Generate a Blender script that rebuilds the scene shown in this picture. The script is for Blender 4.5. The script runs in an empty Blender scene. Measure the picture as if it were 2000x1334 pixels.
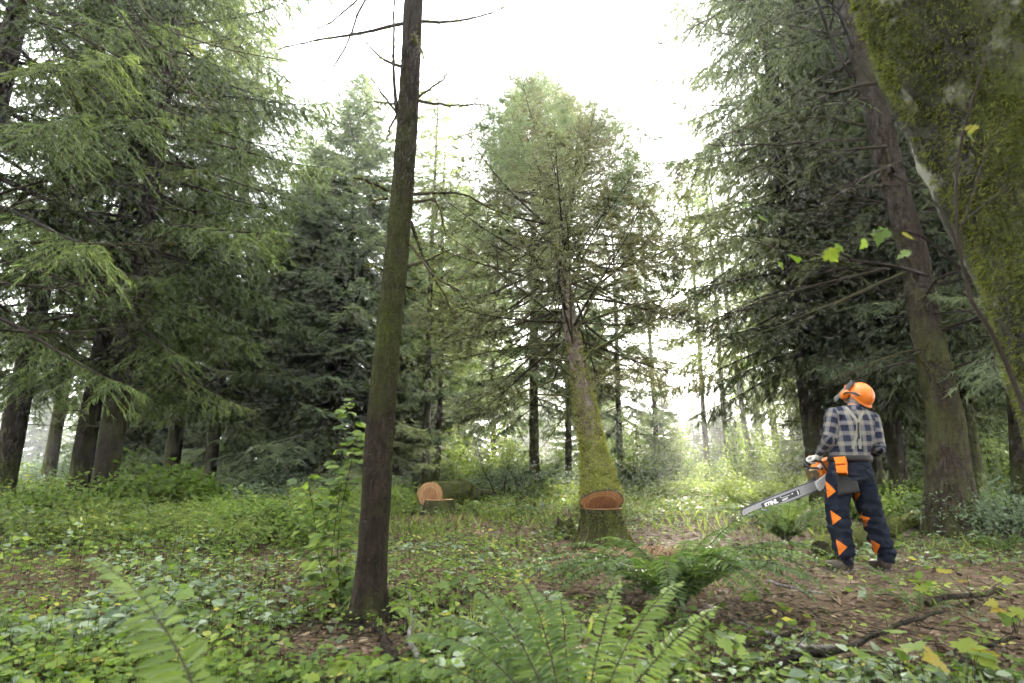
import bpy, math, random
import numpy as np
from mathutils import Vector, Matrix
from mathutils.bvhtree import BVHTree

SC = bpy.context.scene
COL = SC.collection
R = math.radians
rng = np.random.default_rng(7)
random.seed(7)

# ------------------------------------------------------------------ camera
FPX, CAM_H, HOR = 1060.0, 0.95, 908.0          # focal length in photo pixels, eye height, horizon row
PITCH = math.atan((HOR - 667.0) / FPX)
cam_d = bpy.data.cameras.new('camera')
cam_d.sensor_width = 36.0
cam_d.lens = 36.0 * FPX / 2000.0
cam_d.clip_start, cam_d.clip_end = 0.05, 3000.0
cam_d.dof.use_dof = True
cam_d.dof.focus_distance = 6.6
cam_d.dof.aperture_fstop = 2.2
cam = bpy.data.objects.new('camera', cam_d)
COL.objects.link(cam)
cam.location = (0, 0, CAM_H)
cam.rotation_euler = (math.pi / 2 + PITCH, 0, 0)
SC.camera = cam

# ------------------------------------------------------------------ sky, sun, exposure
SUN_EL, SUN_AZ = 17.0, 17.0                     # degrees; azimuth clockwise from +Y
world = bpy.data.worlds.new('World')
SC.world = world
world.use_nodes = True
wn = world.node_tree
for n in list(wn.nodes):
    wn.nodes.remove(n)
w_out = wn.nodes.new('ShaderNodeOutputWorld')
w_bg = wn.nodes.new('ShaderNodeBackground')
w_sky = wn.nodes.new('ShaderNodeTexSky')
w_hsv = wn.nodes.new('ShaderNodeHueSaturation')
w_sky.sky_type = 'NISHITA'
w_sky.sun_disc = False
w_sky.sun_elevation = R(SUN_EL)
w_sky.sun_rotation = R(SUN_AZ)
w_sky.air_density = 1.0
w_sky.dust_density = 1.0
w_sky.ozone_density = 1.0
w_hsv.inputs['Saturation'].default_value = 0.28   # thin white overcast
w_bg.inputs['Strength'].default_value = 0.06
wn.links.new(w_sky.outputs[0], w_hsv.inputs['Color'])
wn.links.new(w_hsv.outputs[0], w_bg.inputs['Color'])
w_cloud = wn.nodes.new('ShaderNodeBackground')        # even white cloud layer over the whole sky
w_cloud.inputs['Color'].default_value = (0.97, 0.99, 1.0, 1)
w_cloud.inputs['Strength'].default_value = 0.85
w_add = wn.nodes.new('ShaderNodeAddShader')
wn.links.new(w_bg.outputs[0], w_add.inputs[0])
wn.links.new(w_cloud.outputs[0], w_add.inputs[1])
wn.links.new(w_add.outputs[0], w_out.inputs['Surface'])

sun_d = bpy.data.lights.new('sun', 'SUN')
sun_d.energy = 5.0
sun_d.angle = R(3.0)
sun_d.color = (1.0, 0.93, 0.80)
sun = bpy.data.objects.new('sun', sun_d)
COL.objects.link(sun)
S_DIR = Vector((math.sin(R(SUN_AZ)) * math.cos(R(SUN_EL)), math.cos(R(SUN_AZ)) * math.cos(R(SUN_EL)), math.sin(R(SUN_EL))))
sun.rotation_euler = S_DIR.to_track_quat('Z', 'Y').to_euler()

SC.view_settings.view_transform = 'Standard'
SC.view_settings.look = 'None'
SC.view_settings.gamma = 1.0
SC.view_settings.use_curve_mapping = False
SC.view_settings.exposure = 3.05
SC.render.engine = 'CYCLES'
cy = SC.cycles
cy.use_denoising = True
cy.max_bounces = 5
cy.diffuse_bounces = 3
cy.glossy_bounces = 2
cy.transmission_bounces = 3
cy.transparent_max_bounces = 8
cy.volume_bounces = 0
cy.use_adaptive_sampling = True
cy.adaptive_threshold = 0.04
cy.adaptive_min_samples = 12
cy.sample_clamp_indirect = 4.0
cy.sample_clamp_direct = 2.5
cy.caustics_reflective = False
cy.caustics_refractive = False

# ------------------------------------------------------------------ pixel helpers (photo pixels, 2000 x 1334)
CP, SP = math.cos(PITCH), math.sin(PITCH)
def ray(x, y):
    u, v = (x - 1000.0) / FPX, (667.0 - y) / FPX
    return Vector((u, CP - v * SP, SP + v * CP))
def at(x, y, Y):
    d = ray(x, y); t = Y / d.y
    return Vector((d.x * t, Y, CAM_H + d.z * t))
def ground_at(x, y, z=0.0):
    d = ray(x, y); t = (z - CAM_H) / d.z
    return Vector((d.x * t, d.y * t, z))
def px_size(px, P):
    return px * (P[1] * CP + (P[2] - CAM_H) * SP) / FPX

# ------------------------------------------------------------------ noise
def _h(i, j, k, s):
    n = (i * 374761393 + j * 668265263 + k * 2147483647 + s * 1274126177) & 0xFFFFFFFF
    n = ((n ^ (n >> 13)) * 1274126177) & 0xFFFFFFFF
    n = (n ^ (n >> 16)) & 0xFFFF
    return n / 65535.0
def vnoise(P, s=0):
    P = np.asarray(P, float)
    I = np.floor(P).astype(np.int64); f = P - I; f = f * f * (3 - 2 * f)
    o = 0.0
    for a in (0, 1):
        wa = f[:, 0] if a else 1 - f[:, 0]
        for b in (0, 1):
            wb = f[:, 1] if b else 1 - f[:, 1]
            for c in (0, 1):
                wc = f[:, 2] if c else 1 - f[:, 2]
                o = o + wa * wb * wc * _h(I[:, 0] + a, I[:, 1] + b, I[:, 2] + c, s)
    return o * 2 - 1
def fbm(P, oct=3, s=0):
    P = np.asarray(P, float); o = 0; a = 1.0; t = 0
    for k in range(oct):
        o = o + a * vnoise(P * (2.03 ** k) + 17.3 * k, s + k); t += a; a *= 0.5
    return o / t
def sstep(a, b, x):
    t = np.clip((x - a) / (b - a), 0, 1); return t * t * (3 - 2 * t)
def hz(x, y):
    x = np.atleast_1d(np.asarray(x, float)); y = np.atleast_1d(np.asarray(y, float))
    P = np.stack([x, y, np.zeros_like(x)], 1)
    d = np.hypot(x, y)
    g = 0.07 * fbm(P / 2.6, 2, 3) + 0.022 * fbm(P / 0.55, 2, 9)
    g = g + sstep(14, 60, d) * 0.5 * fbm(P / 14.0, 2, 5)
    g = g + 0.20 * sstep(-3.5, -9.0, x) * sstep(3, 8, y) * (1 - sstep(20, 40, d))
    return g
def hz1(x, y):
    return float(hz(x, y)[0])

# ------------------------------------------------------------------ mesh building
class MB:
    def __init__(s):
        s.V = []; s.F = []; s.T = []; s.n = 0
    def add(s, V, F, mi=0, tint=0.5):
        V = np.asarray(V, float).reshape(-1, 3); F = np.asarray(F, np.int64)
        s.V.append(V); s.F.append((F + s.n, mi))
        s.T.append(np.broadcast_to(np.asarray(tint, float), (len(V),)))
        s.n += len(V)
    def verts(s):
        return np.concatenate(s.V) if s.V else np.zeros((0, 3))
    def tris(s):
        o = []
        for F, m in s.F:
            o.append(F if F.shape[1] == 3 else np.concatenate([F[:, [0, 1, 2]], F[:, [0, 2, 3]]]))
        return np.concatenate(o)
    def mesh(s, name, mats, smooth=True, xf=None):
        V = s.verts()
        if xf is not None:
            V = xf(V)
        me = bpy.data.meshes.new(name)
        me.vertices.add(len(V)); me.vertices.foreach_set('co', V.astype(np.float32).ravel())
        nl = sum(F.size for F, m in s.F); npg = sum(len(F) for F, m in s.F)
        me.loops.add(nl); me.polygons.add(npg)
        me.loops.foreach_set('vertex_index', np.concatenate([F.ravel() for F, m in s.F]).astype(np.int32))
        sizes = np.concatenate([np.full(len(F), F.shape[1]) for F, m in s.F])
        st = np.concatenate([[0], np.cumsum(sizes)[:-1]])
        me.polygons.foreach_set('loop_start', st.astype(np.int32))
        me.polygons.foreach_set('material_index', np.concatenate([np.full(len(F), m) for F, m in s.F]).astype(np.int32))
        me.polygons.foreach_set('use_smooth', np.full(npg, bool(smooth)))
        a = me.attributes.new('tint', 'FLOAT', 'POINT')
        a.data.foreach_set('value', np.concatenate(s.T).astype(np.float32))
        for m in (mats if isinstance(mats, (list, tuple)) else [mats]):
            me.materials.append(m)
        me.update(calc_edges=True)
        return me
    def build(s, name, mats, parent=None, smooth=True, xf=None):
        return link(name, s.mesh(name, mats, smooth, xf), parent)

def link(name, data, parent=None):
    o = bpy.data.objects.new(name, data)
    COL.objects.link(o)
    if parent is not None:
        o.parent = parent
    return o
def tag(o, label=None, cat=None, group=None, kind=None):
    if label: o['label'] = label
    if cat: o['category'] = cat
    if group: o['group'] = group
    if kind: o['kind'] = kind
    return o
def thing(name, loc, label, cat, group=None, rz=0.0, scale=1.0):
    o = link(name, None)
    o.empty_display_size = 0.1
    o.location = loc; o.rotation_euler = (0, 0, rz); o.scale = (scale,) * 3
    return tag(o, label, cat, group)
def copy_tree(root, loc, label, rz=0.0, scale=(1, 1, 1), group=None, tilt=(0, 0)):
    r = root.copy(); COL.objects.link(r)
    r.location = loc; r.rotation_euler = (tilt[0], tilt[1], rz); r.scale = scale
    r['label'] = label
    if group: r['group'] = group
    elif 'group' in r: del r['group']
    for ch in list(root.children):
        c = ch.copy(); COL.objects.link(c); c.parent = r
        for g in list(ch.children):
            d = g.copy(); COL.objects.link(d); d.parent = c
    return r

def unit(v):
    v = np.asarray(v, float); return v / np.maximum(np.linalg.norm(v, axis=-1, keepdims=True), 1e-9)
def resample(pts, n):
    pts = np.asarray([list(p) for p in pts], float)
    d = np.concatenate([[0], np.cumsum(np.linalg.norm(np.diff(pts, axis=0), axis=1))])
    t = np.linspace(0, d[-1], n)
    # Catmull-Rom through the points
    out = np.zeros((n, pts.shape[1]))
    k = np.clip(np.searchsorted(d, t, side='right') - 1, 0, len(pts) - 2)
    u = ((t - d[k]) / np.maximum(d[k + 1] - d[k], 1e-9))[:, None]
    p1, p2 = pts[k], pts[k + 1]
    p0 = np.where((k > 0)[:, None], pts[np.maximum(k - 1, 0)], 2 * p1 - p2)
    p3 = np.where((k < len(pts) - 2)[:, None], pts[np.minimum(k + 2, len(pts) - 1)], 2 * p2 - p1)
    m1 = (p2 - p0) * 0.5; m2 = (p3 - p1) * 0.5
    u2, u3 = u * u, u * u * u
    out = (2 * u3 - 3 * u2 + 1) * p1 + (u3 - 2 * u2 + u) * m1 + (-2 * u3 + 3 * u2) * p2 + (u3 - u2) * m2
    return out
def frames(pts):
    pts = np.asarray(pts, float)
    T = unit(np.gradient(pts, axis=0))
    a = np.array([1.0, 0, 0]) if abs(T[0][0]) < 0.8 else np.array([0, 1.0, 0])
    X = []
    for t in T:
        a = a - t * np.dot(a, t); a = a / np.linalg.norm(a); X.append(a)
    X = np.array(X); Y = np.cross(T, X)
    return T, X, Y
def tube(mb, pts, rad, sides=8, mi=0, tint=0.5, cap=True, rough=None, seed=0):
    """swept tube; rough=(amp, sx, sz): bark relief as real displacement"""
    pts = np.asarray([list(p) for p in pts], float); n = len(pts)
    rad = np.broadcast_to(np.asarray(rad, float), (n,))
    T, X, Y = frames(pts)
    a = np.arange(sides) * 2 * math.pi / sides
    ca, sa = np.cos(a), np.sin(a)
    D = X[:, None, :] * ca[None, :, None] + Y[:, None, :] * sa[None, :, None]
    rr = np.repeat(rad[:, None], sides, 1)
    if rough is not None:
        amp, sx, sz = rough
        L = np.concatenate([[0], np.cumsum(np.linalg.norm(np.diff(pts, axis=0), axis=1))])
        q = np.stack([np.repeat(ca[None] * 1.0, n, 0) * rr / sx, np.repeat(sa[None], n, 0) * rr / sx, np.repeat(L[:, None], sides, 1) / sz], -1).reshape(-1, 3)
        rr = rr + (amp * fbm(q, 3, seed)).reshape(n, sides)
        q2 = np.stack([np.repeat(ca[None], n, 0) * 0.8, np.repeat(sa[None], n, 0) * 0.8, np.repeat(L[:, None], sides, 1) / 0.8], -1).reshape(-1, 3)
        rr = rr * (1 + 0.06 * fbm(q2, 2, seed + 5).reshape(n, sides))
    V = (pts[:, None, :] + D * rr[..., None]).reshape(-1, 3)
    i = np.arange(n - 1)[:, None] * sides; j = np.arange(sides)[None]; j2 = (j + 1) % sides
    F = np.stack([i + j, i + j2, i + sides + j2, i + sides + j], -1).reshape(-1, 4)
    tt = tint if np.ndim(tint) == 0 else np.repeat(np.asarray(tint), sides)
    mb.add(V, F, mi, tt)
    if cap:
        c = np.concatenate([V[:sides], pts[:1]]); jj = np.arange(sides)
        mb.add(c, np.stack([np.full(sides, sides), (jj + 1) % sides, jj], 1), mi, 0.5)
        c = np.concatenate([V[-sides:], pts[-1:]])
        mb.add(c, np.stack([np.full(sides, sides), jj, (jj + 1) % sides], 1), mi, 0.5)
def tubes3(mb, P0, P1, r0, r1, mi=0, tint=0.5):
    """many thin three-sided twigs at once"""
    P0 = np.asarray(P0, float); P1 = np.asarray(P1, float); n = len(P0)
    if n == 0: return
    T = unit(P1 - P0); ref = np.where(np.abs(T[:, 2:3]) < 0.9, np.array([[0, 0, 1.0]]), np.array([[1.0, 0, 0]]))
    X = unit(np.cross(T, ref)); Y = np.cross(T, X)
    r0 = np.broadcast_to(r0, (n,)); r1 = np.broadcast_to(r1, (n,))
    V = np.zeros((n, 6, 3))
    for k in range(3):
        c, s = math.cos(k * 2.0944), math.sin(k * 2.0944)
        D = X * c + Y * s
        V[:, k] = P0 + D * r0[:, None]; V[:, 3 + k] = P1 + D * r1[:, None]
    b = np.arange(n)[:, None] * 6
    F = np.concatenate([b + np.array([[k, (k + 1) % 3, 3 + (k + 1) % 3, 3 + k]]) for k in range(3)])
    t = np.repeat(np.broadcast_to(tint, (n,)), 6)
    mb.add(V.reshape(-1, 3), F, mi, t)
def stamp(mb, tv, tf, P, X, N, s, mi=0, tint=0.5, sy=None):
    """copies of a template (x along the leaf, z its normal) at P"""
    P = np.asarray(P, float); n = len(P)
    if n == 0: return
    X = unit(X); Y = unit(np.cross(N, X)); Z = np.cross(X, Y)
    tv = np.asarray(tv, float); m = len(tv)
    s = np.broadcast_to(s, (n,))[:, None, None]
    sy = 1.0 if sy is None else np.broadcast_to(sy, (n,))[:, None, None]
    V = P[:, None, :] + s * (tv[None, :, 0:1] * X[:, None, :] + sy * tv[None, :, 1:2] * Y[:, None, :] + tv[None, :, 2:3] * Z[:, None, :])
    F = (np.asarray(tf)[None] + (np.arange(n) * m)[:, None, None]).reshape(-1, np.asarray(tf).shape[1])
    mb.add(V.reshape(-1, 3), F, mi, np.repeat(np.broadcast_to(tint, (n,)), m))
def scatter_on(V, F, n, g):
    V = np.asarray(V); F = np.asarray(F)
    a, b, c = V[F[:, 0]], V[F[:, 1]], V[F[:, 2]]
    N = np.cross(b - a, c - a); A = np.linalg.norm(N, axis=1)
    k = g.choice(len(F), n, p=A / A.sum())
    r1, r2 = g.random(n), g.random(n); q = np.sqrt(r1)
    P = a[k] * (1 - q)[:, None] + b[k] * (q * (1 - r2))[:, None] + c[k] * (q * r2)[:, None]
    return P, unit(N[k])
def rand_dirs(n, g):
    return unit(g.normal(size=(n, 3)))

# leaf templates: unit length along x
LEAF2 = (np.array([[0, 0, 0], [.45, .30, .05], [1, 0, -.06], [.45, -.30, .05]]), np.array([[0, 1, 2], [0, 2, 3]])[:, [0, 2, 1]])
LEAF6 = (np.array([[0, 0, 0], [.22, .24, .06], [.6, .29, .05], [1, 0, -.10], [.6, -.29, .05], [.22, -.24, .06], [.5, 0, 0]]),
         np.array([[0, 6, 1], [1, 6, 2], [2, 6, 3], [3, 6, 4], [4, 6, 5], [5, 6, 0]])[:, [0, 2, 1]])
SPRIG = (np.array([[0, .5, 0], [0, -.5, 0], [1, 0, -.05]]), np.array([[0, 1, 2]]))
def _maple():
    prof = [(-.05, 0), (-.16, .22), (.05, .30), (.02, .55), (.22, .47), (.30, .62), (.45, .40), (.42, .24), (.62, .33), (.72, .16), (1.0, 0)]
    up = [(x, y) for x, y in prof]; lo = [(x, -y) for x, y in prof[-2:0:-1]]
    ring = up + lo
    V = [(x, y, .10 * abs(y) - .12 * max(0, x - .5)) for x, y in ring] + [(.25, 0, 0)]
    n = len(ring)
    return np.array(V), np.array([[n, i, (i + 1) % n] for i in range(n)])
MAPLE = _maple()
# ------------------------------------------------------------------ materials
def newmat(name):
    m = bpy.data.materials.new(name); m.use_nodes = True
    nt = m.node_tree
    for n in list(nt.nodes): nt.nodes.remove(n)
    out = nt.nodes.new('ShaderNodeOutputMaterial')
    return m, nt, out
def N(nt, t, **kw):
    n = nt.nodes.new('ShaderNode' + t)
    for k, v in kw.items():
        if k in n.inputs.keys(): n.inputs[k].default_value = v
        else: setattr(n, k, v)
    return n
def L(nt, a, b): nt.links.new(a, b)
def ramp(nt, fac, stops):
    r = nt.nodes.new('ShaderNodeValToRGB')
    e = r.color_ramp.elements
    while len(e) < len(stops): e.new(0.5)
    for el, (p, c) in zip(e, stops):
        el.position = p; el.color = (*c, 1) if len(c) == 3 else c
    if fac is not None: L(nt, fac, r.inputs[0])
    return r.outputs[0]
def mixc(nt, fac, a, b, mode='MIX'):
    m = nt.nodes.new('ShaderNodeMix'); m.data_type = 'RGBA'; m.blend_type = mode
    for s, v in ((m.inputs[0], fac), (m.inputs[6], a), (m.inputs[7], b)):
        if hasattr(v, 'is_linked'): L(nt, v, s)
        elif isinstance(v, (int, float)): s.default_value = v
        else: s.default_value = (*v, 1)
    return m.outputs[2]
def math_(nt, op, a, b=None, clamp=False):
    m = nt.nodes.new('ShaderNodeMath'); m.operation = op; m.use_clamp = clamp
    for s, v in ((m.inputs[0], a), (m.inputs[1], b)):
        if v is None: continue
        if hasattr(v, 'is_linked'): L(nt, v, s)
        else: s.default_value = v
    return m.outputs[0]
def noise(nt, scale, detail=4, rough=.6, vec=None, dist=0):
    n = N(nt, 'TexNoise', Scale=scale, Detail=detail, Roughness=rough, Distortion=dist)
    if vec is not None: L(nt, vec, n.inputs['Vector'])
    return n.outputs['Fac']
def objco(nt, scale=None):
    t = nt.nodes.new('ShaderNodeTexCoord')
    if scale is None: return t.outputs['Object']
    m = N(nt, 'Mapping'); m.inputs['Scale'].default_value = scale
    L(nt, t.outputs['Object'], m.inputs['Vector']); return m.outputs[0]
def attr(nt, name='tint'):
    a = nt.nodes.new('ShaderNodeAttribute'); a.attribute_name = name; return a
def bump(nt, h, strength=.5, dist=.02, normal=None):
    b = N(nt, 'Bump', Strength=strength, Distance=dist)
    L(nt, h, b.inputs['Height'])
    if normal is not None: L(nt, normal, b.inputs['Normal'])
    return b.outputs[0]
def principled(nt, out, col, rough=.6, spec=.3, normal=None, metal=0.0, **kw):
    p = nt.nodes.new('ShaderNodeBsdfPrincipled')
    if hasattr(col, 'is_linked'): L(nt, col, p.inputs['Base Color'])
    else: p.inputs['Base Color'].default_value = (*col, 1)
    if hasattr(rough, 'is_linked'): L(nt, rough, p.inputs['Roughness'])
    else: p.inputs['Roughness'].default_value = rough
    p.inputs['Specular IOR Level'].default_value = spec
    p.inputs['Metallic'].default_value = metal
    for k, v in kw.items(): p.inputs[k].default_value = v
    if normal is not None: L(nt, normal, p.inputs['Normal'])
    if out is not None: L(nt, p.outputs[0], out.inputs['Surface'])
    return p.outputs[0]

def leaf_mat(name, stops, trans=.35, rough=.5, spec=.3, tcol=(1.0, 1.15, .55)):
    """stops: ramp over the tint attribute, shifted a little per object"""
    m, nt, out = newmat(name)
    a = attr(nt).outputs['Fac']
    oi = nt.nodes.new('ShaderNodeObjectInfo').outputs['Random']
    f = math_(nt, 'ADD', a, math_(nt, 'MULTIPLY', math_(nt, 'SUBTRACT', oi, .5), .16), clamp=True)
    c = ramp(nt, f, stops)
    p = principled(nt, None, c, rough, spec)
    t = nt.nodes.new('ShaderNodeBsdfTranslucent')
    L(nt, mixc(nt, 1.0, c, tcol, 'MULTIPLY'), t.inputs['Color'])
    # brighten the transmitted colour: leaves pass more light than they reflect
    mx = nt.nodes.new('ShaderNodeMixShader'); mx.inputs[0].default_value = trans
    L(nt, p, mx.inputs[1]); L(nt, t.outputs[0], mx.inputs[2]); L(nt, mx.outputs[0], out.inputs['Surface'])
    return m

def bark_mat(name, c1, c2, moss=.45, moss_c=((.030, .038, .010), (.10, .115, .026)), scale=1.0, lichen=0.0, axis_z=True, hi=None):
    m, nt, out = newmat(name)
    co = objco(nt, (9 * scale, 9 * scale, 2.6 * scale))
    n1 = noise(nt, 2.2, 6, .65, co, .4)
    vor = N(nt, 'TexVoronoi', Scale=3.2, feature='DISTANCE_TO_EDGE'); L(nt, co, vor.inputs['Vector'])
    crack = ramp(nt, vor.outputs[0], [(0, (0, 0, 0)), (.12, (1, 1, 1))])
    fine = noise(nt, 55 * scale, 3, .7, objco(nt))
    base = ramp(nt, n1, [(.28, c1), (.55, tuple((a + b) / 2 for a, b in zip(c1, c2))), (.75, c2)])
    base = mixc(nt, math_(nt, 'MULTIPLY', math_(nt, 'SUBTRACT', 1.0, crack), .22), base, tuple(x * .35 for x in c1))
    flake = noise(nt, 20 * scale, 5, .75, objco(nt, (1, 1, .5)), .8)
    base = mixc(nt, .75, base, ramp(nt, flake, [(.34, (.28, .27, .26)), (.52, (.85, .85, .85)), (.68, (1.7, 1.65, 1.6))]), 'MULTIPLY')
    base = mixc(nt, .35, base, mixc(nt, fine, (.4, .4, .4), (1, 1, 1)), 'MULTIPLY')
    if lichen > 0:
        ln = noise(nt, 3.2, 4, .7, objco(nt))
        base = mixc(nt, ramp(nt, ln, [(.62 - .15 * lichen, (0, 0, 0)), (.70 - .12 * lichen, (1, 1, 1))]), base, (.30, .30, .25))
    mn = noise(nt, 2.4, 5, .68, objco(nt, (1, 1, .55)))
    ma = attr(nt).outputs['Fac']                       # tint > 0.5: mossier places
    mm = math_(nt, 'ADD', mn, math_(nt, 'MULTIPLY', math_(nt, 'SUBTRACT', ma, .5), 1.0))
    mask = ramp(nt, mm, [(max(0., 1 - moss - .12), (0, 0, 0)), (min(1., 1 - moss + .10), (1, 1, 1))])
    mf = noise(nt, 90, 3, .75, objco(nt))
    mossc = ramp(nt, mf, [(.3, moss_c[0]), (.7, moss_c[1])])
    col = mixc(nt, mask, base, mossc)
    h = math_(nt, 'ADD', math_(nt, 'MULTIPLY', crack, .25), math_(nt, 'ADD', math_(nt, 'ADD', n1, flake), math_(nt, 'MULTIPLY', mf, .4)))
    principled(nt, out, col, .9, .12, bump(nt, h, 1.0, .028))
    return m

GREENS = {
 'spruce': [(0, (.034, .043, .024)), (.45, (.066, .084, .042)), (.8, (.105, .128, .060)), (1, (.15, .17, .08))],
 'hemlock': [(0, (.034, .048, .019)), (.45, (.072, .100, .036)), (.8, (.115, .150, .050)), (1, (.18, .21, .068))],
 'bluish': [(0, (.040, .056, .038)), (.45, (.080, .108, .070)), (.8, (.120, .152, .095)), (1, (.17, .20, .12))],
}
M = {}
for k, v in GREENS.items():
    M['needle_' + k] = leaf_mat('needles_' + k, v, .50, .6, .2, (1.8, 1.85, 1.15))
M['needle_dead'] = leaf_mat('needles_dry', [(0, (.050, .046, .032)), (.5, (.088, .086, .056)), (.8, (.090, .100, .062)), (1, (.12, .135, .085))], .50, .7, .15, (1.8, 1.75, 1.1))
M['leaf'] = leaf_mat('leaf_ground', [(0, (.040, .060, .022)), (.35, (.082, .125, .036)), (.7, (.15, .21, .048)), (.92, (.23, .28, .065)), (1, (.34, .29, .08))], .45, .55, .22, (1.5, 1.7, .7))
M['leaf_far'] = leaf_mat('leaf_far', [(0, (.05, .085, .025)), (.5, (.11, .150, .044)), (1, (.20, .225, .075))], .5, .5, .3, (1.7, 1.8, .8))
M['leaf_bright'] = leaf_mat('leaf_bright', [(0, (.075, .13, .022)), (.5, (.135, .20, .034)), (.85, (.21, .24, .035)), (1, (.32, .22, .035))], .5, .55, .2)
M['leaf_grey'] = leaf_mat('leaf_greygreen', [(0, (.07, .10, .060)), (.5, (.13, .175, .105)), (1, (.25, .30, .20))], .3, .52, .28)
M['litter'] = leaf_mat('leaf_litter', [(0, (.045, .028, .019)), (.4, (.13, .085, .058)), (.75, (.22, .155, .105)), (.93, (.36, .28, .19)), (1, (.40, .26, .08))], .15, .75, .2, (1, .9, .7))
M['fern'] = leaf_mat('fern_leaf', [(0, (.028, .046, .018)), (.5, (.072, .112, .036)), (1, (.15, .20, .055))], .42, .55, .25, (1.5, 1.7, .6))
M['moss'] = leaf_mat('moss', [(0, (.050, .060, .014)), (.5, (.12, .14, .030)), (1, (.24, .25, .06))], .45, .9, .1, (1, 1.05, .5))
M['twig'] = newmat('twig')[0]
def _twig():
    m, nt, out = newmat('twig_wood')
    a = attr(nt).outputs['Fac']
    c = ramp(nt, math_(nt, 'ADD', math_(nt, 'MULTIPLY', a, .5), math_(nt, 'MULTIPLY', noise(nt, 14, 4, .7, objco(nt)), .5)),
             [(.25, (.014, .011, .008)), (.5, (.036, .029, .022)), (.68, (.060, .062, .026)), (.85, (.13, .14, .045))])
    principled(nt, out, c, .9, .1)
    return m
M['twig'] = _twig()
M['bark_spruce'] = bark_mat('bark_spruce', (.028, .021, .015), (.095, .074, .055), .45)
M['bark_dark'] = bark_mat('bark_dark', (.017, .013, .009), (.055, .042, .030), .42, ((.020, .026, .006), (.070, .080, .018)))
M['bark_mossy'] = bark_mat('bark_mossy', (.026, .019, .014), (.080, .060, .045), .46, ((.026, .032, .008), (.085, .095, .022)))
M['bark_fall'] = bark_mat('bark_falling', (.075, .056, .044), (.22, .175, .145), .34, ((.045, .054, .012), (.14, .155, .032)))
M['bark_pale'] = bark_mat('bark_pale', (.15, .14, .125), (.36, .34, .31), .22, scale=.8)
M['bark_maple'] = bark_mat('bark_maple', (.024, .022, .017), (.10, .095, .080), .46, ((.034, .042, .010), (.115, .135, .030)), scale=.55, lichen=.6)

def ground_material():
    m, nt, out = newmat('forest_floor')
    co = objco(nt)
    n1 = noise(nt, 1.1, 6, .65, co); n2 = noise(nt, 9, 6, .75, co); n3 = noise(nt, 60, 4, .8, co)
    brown = ramp(nt, n2, [(.25, (.060, .042, .026)), (.5, (.135, .098, .062)), (.72, (.23, .175, .115))])
    brown = mixc(nt, .6, brown, mixc(nt, n3, (.35, .33, .3), (1.2, 1.15, 1.1)), 'MULTIPLY')
    green = ramp(nt, n3, [(.3, (.045, .065, .018)), (.7, (.12, .15, .04))])
    c = mixc(nt, ramp(nt, n1, [(.58, (0, 0, 0)), (.78, (1, 1, 1))]), brown, green)
    h = math_(nt, 'ADD', n2, math_(nt, 'MULTIPLY', n3, .5))
    principled(nt, out, c, .95, .1, bump(nt, h, 1.0, .04))
    return m
M['ground'] = ground_material()

def cutwood(name, pale, heart, heart_r, rscale, offset=(0, 0, 0)):
    """growth rings in the object's own xy plane; heartwood inside heart_r"""
    m, nt, out = newmat(name)
    co = objco(nt)
    mp = N(nt, 'Mapping'); mp.inputs['Location'].default_value = offset; mp.inputs['Scale'].default_value = (1, 1, 0)
    L(nt, co, mp.inputs['Vector'])
    ln = nt.nodes.new('ShaderNodeVectorMath'); ln.operation = 'LENGTH'; L(nt, mp.outputs[0], ln.inputs[0])
    n = noise(nt, 9, 4, .6, co)
    r = math_(nt, 'ADD', ln.outputs['Value'], math_(nt, 'MULTIPLY', math_(nt, 'SUBTRACT', n, .5), .07))
    hm = ramp(nt, math_(nt, 'DIVIDE', r, heart_r), [(.88, (1, 1, 1)), (1.0, (0, 0, 0))])
    rings = math_(nt, 'FRACT', math_(nt, 'MULTIPLY', r, rscale))
    saw = noise(nt, 28, 5, .75, objco(nt, (1.2, .15, 1)))
    c = mixc(nt, hm, pale, heart)
    c = mixc(nt, math_(nt, 'MULTIPLY', math_(nt, 'POWER', rings, 2.5), .75), c, tuple(x * .55 for x in heart))
    c = mixc(nt, .75, c, ramp(nt, saw, [(.3, (.45, .40, .36)), (.7, (1.45, 1.4, 1.35))]), 'MULTIPLY')
    principled(nt, out, c, .8, .2, bump(nt, saw, .4, .01))
    return m
M['cut_fall'] = cutwood('cut_wood_fresh', (.48, .27, .125), (.31, .145, .068), .19, 26, (0, .05, 0))
M['cut_log'] = cutwood('cut_wood_log', (.30, .18, .092), (.22, .115, .055), .14, 22)
M['cut_stump'] = cutwood('cut_wood_stump', (.48, .29, .14), (.32, .16, .07), .2, 45)
def flat(name, col, rough=.6, spec=.3, metal=0, nscale=40, namt=.25, b=0.0, bs=200):
    m, nt, out = newmat(name)
    n = noise(nt, nscale, 4, .65, objco(nt))
    c = mixc(nt, namt, col, mixc(nt, n, (.3, .3, .3), (1.5, 1.5, 1.5)), 'MULTIPLY')
    nr = None
    if b > 0: nr = bump(nt, noise(nt, bs, 3, .7, objco(nt)), b, .004)
    principled(nt, out, c, rough, spec, nr, metal)
    return m
M['sawdust'] = flat('sawdust', (.27, .18, .105), .95, .1, 0, 60, .6)
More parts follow.
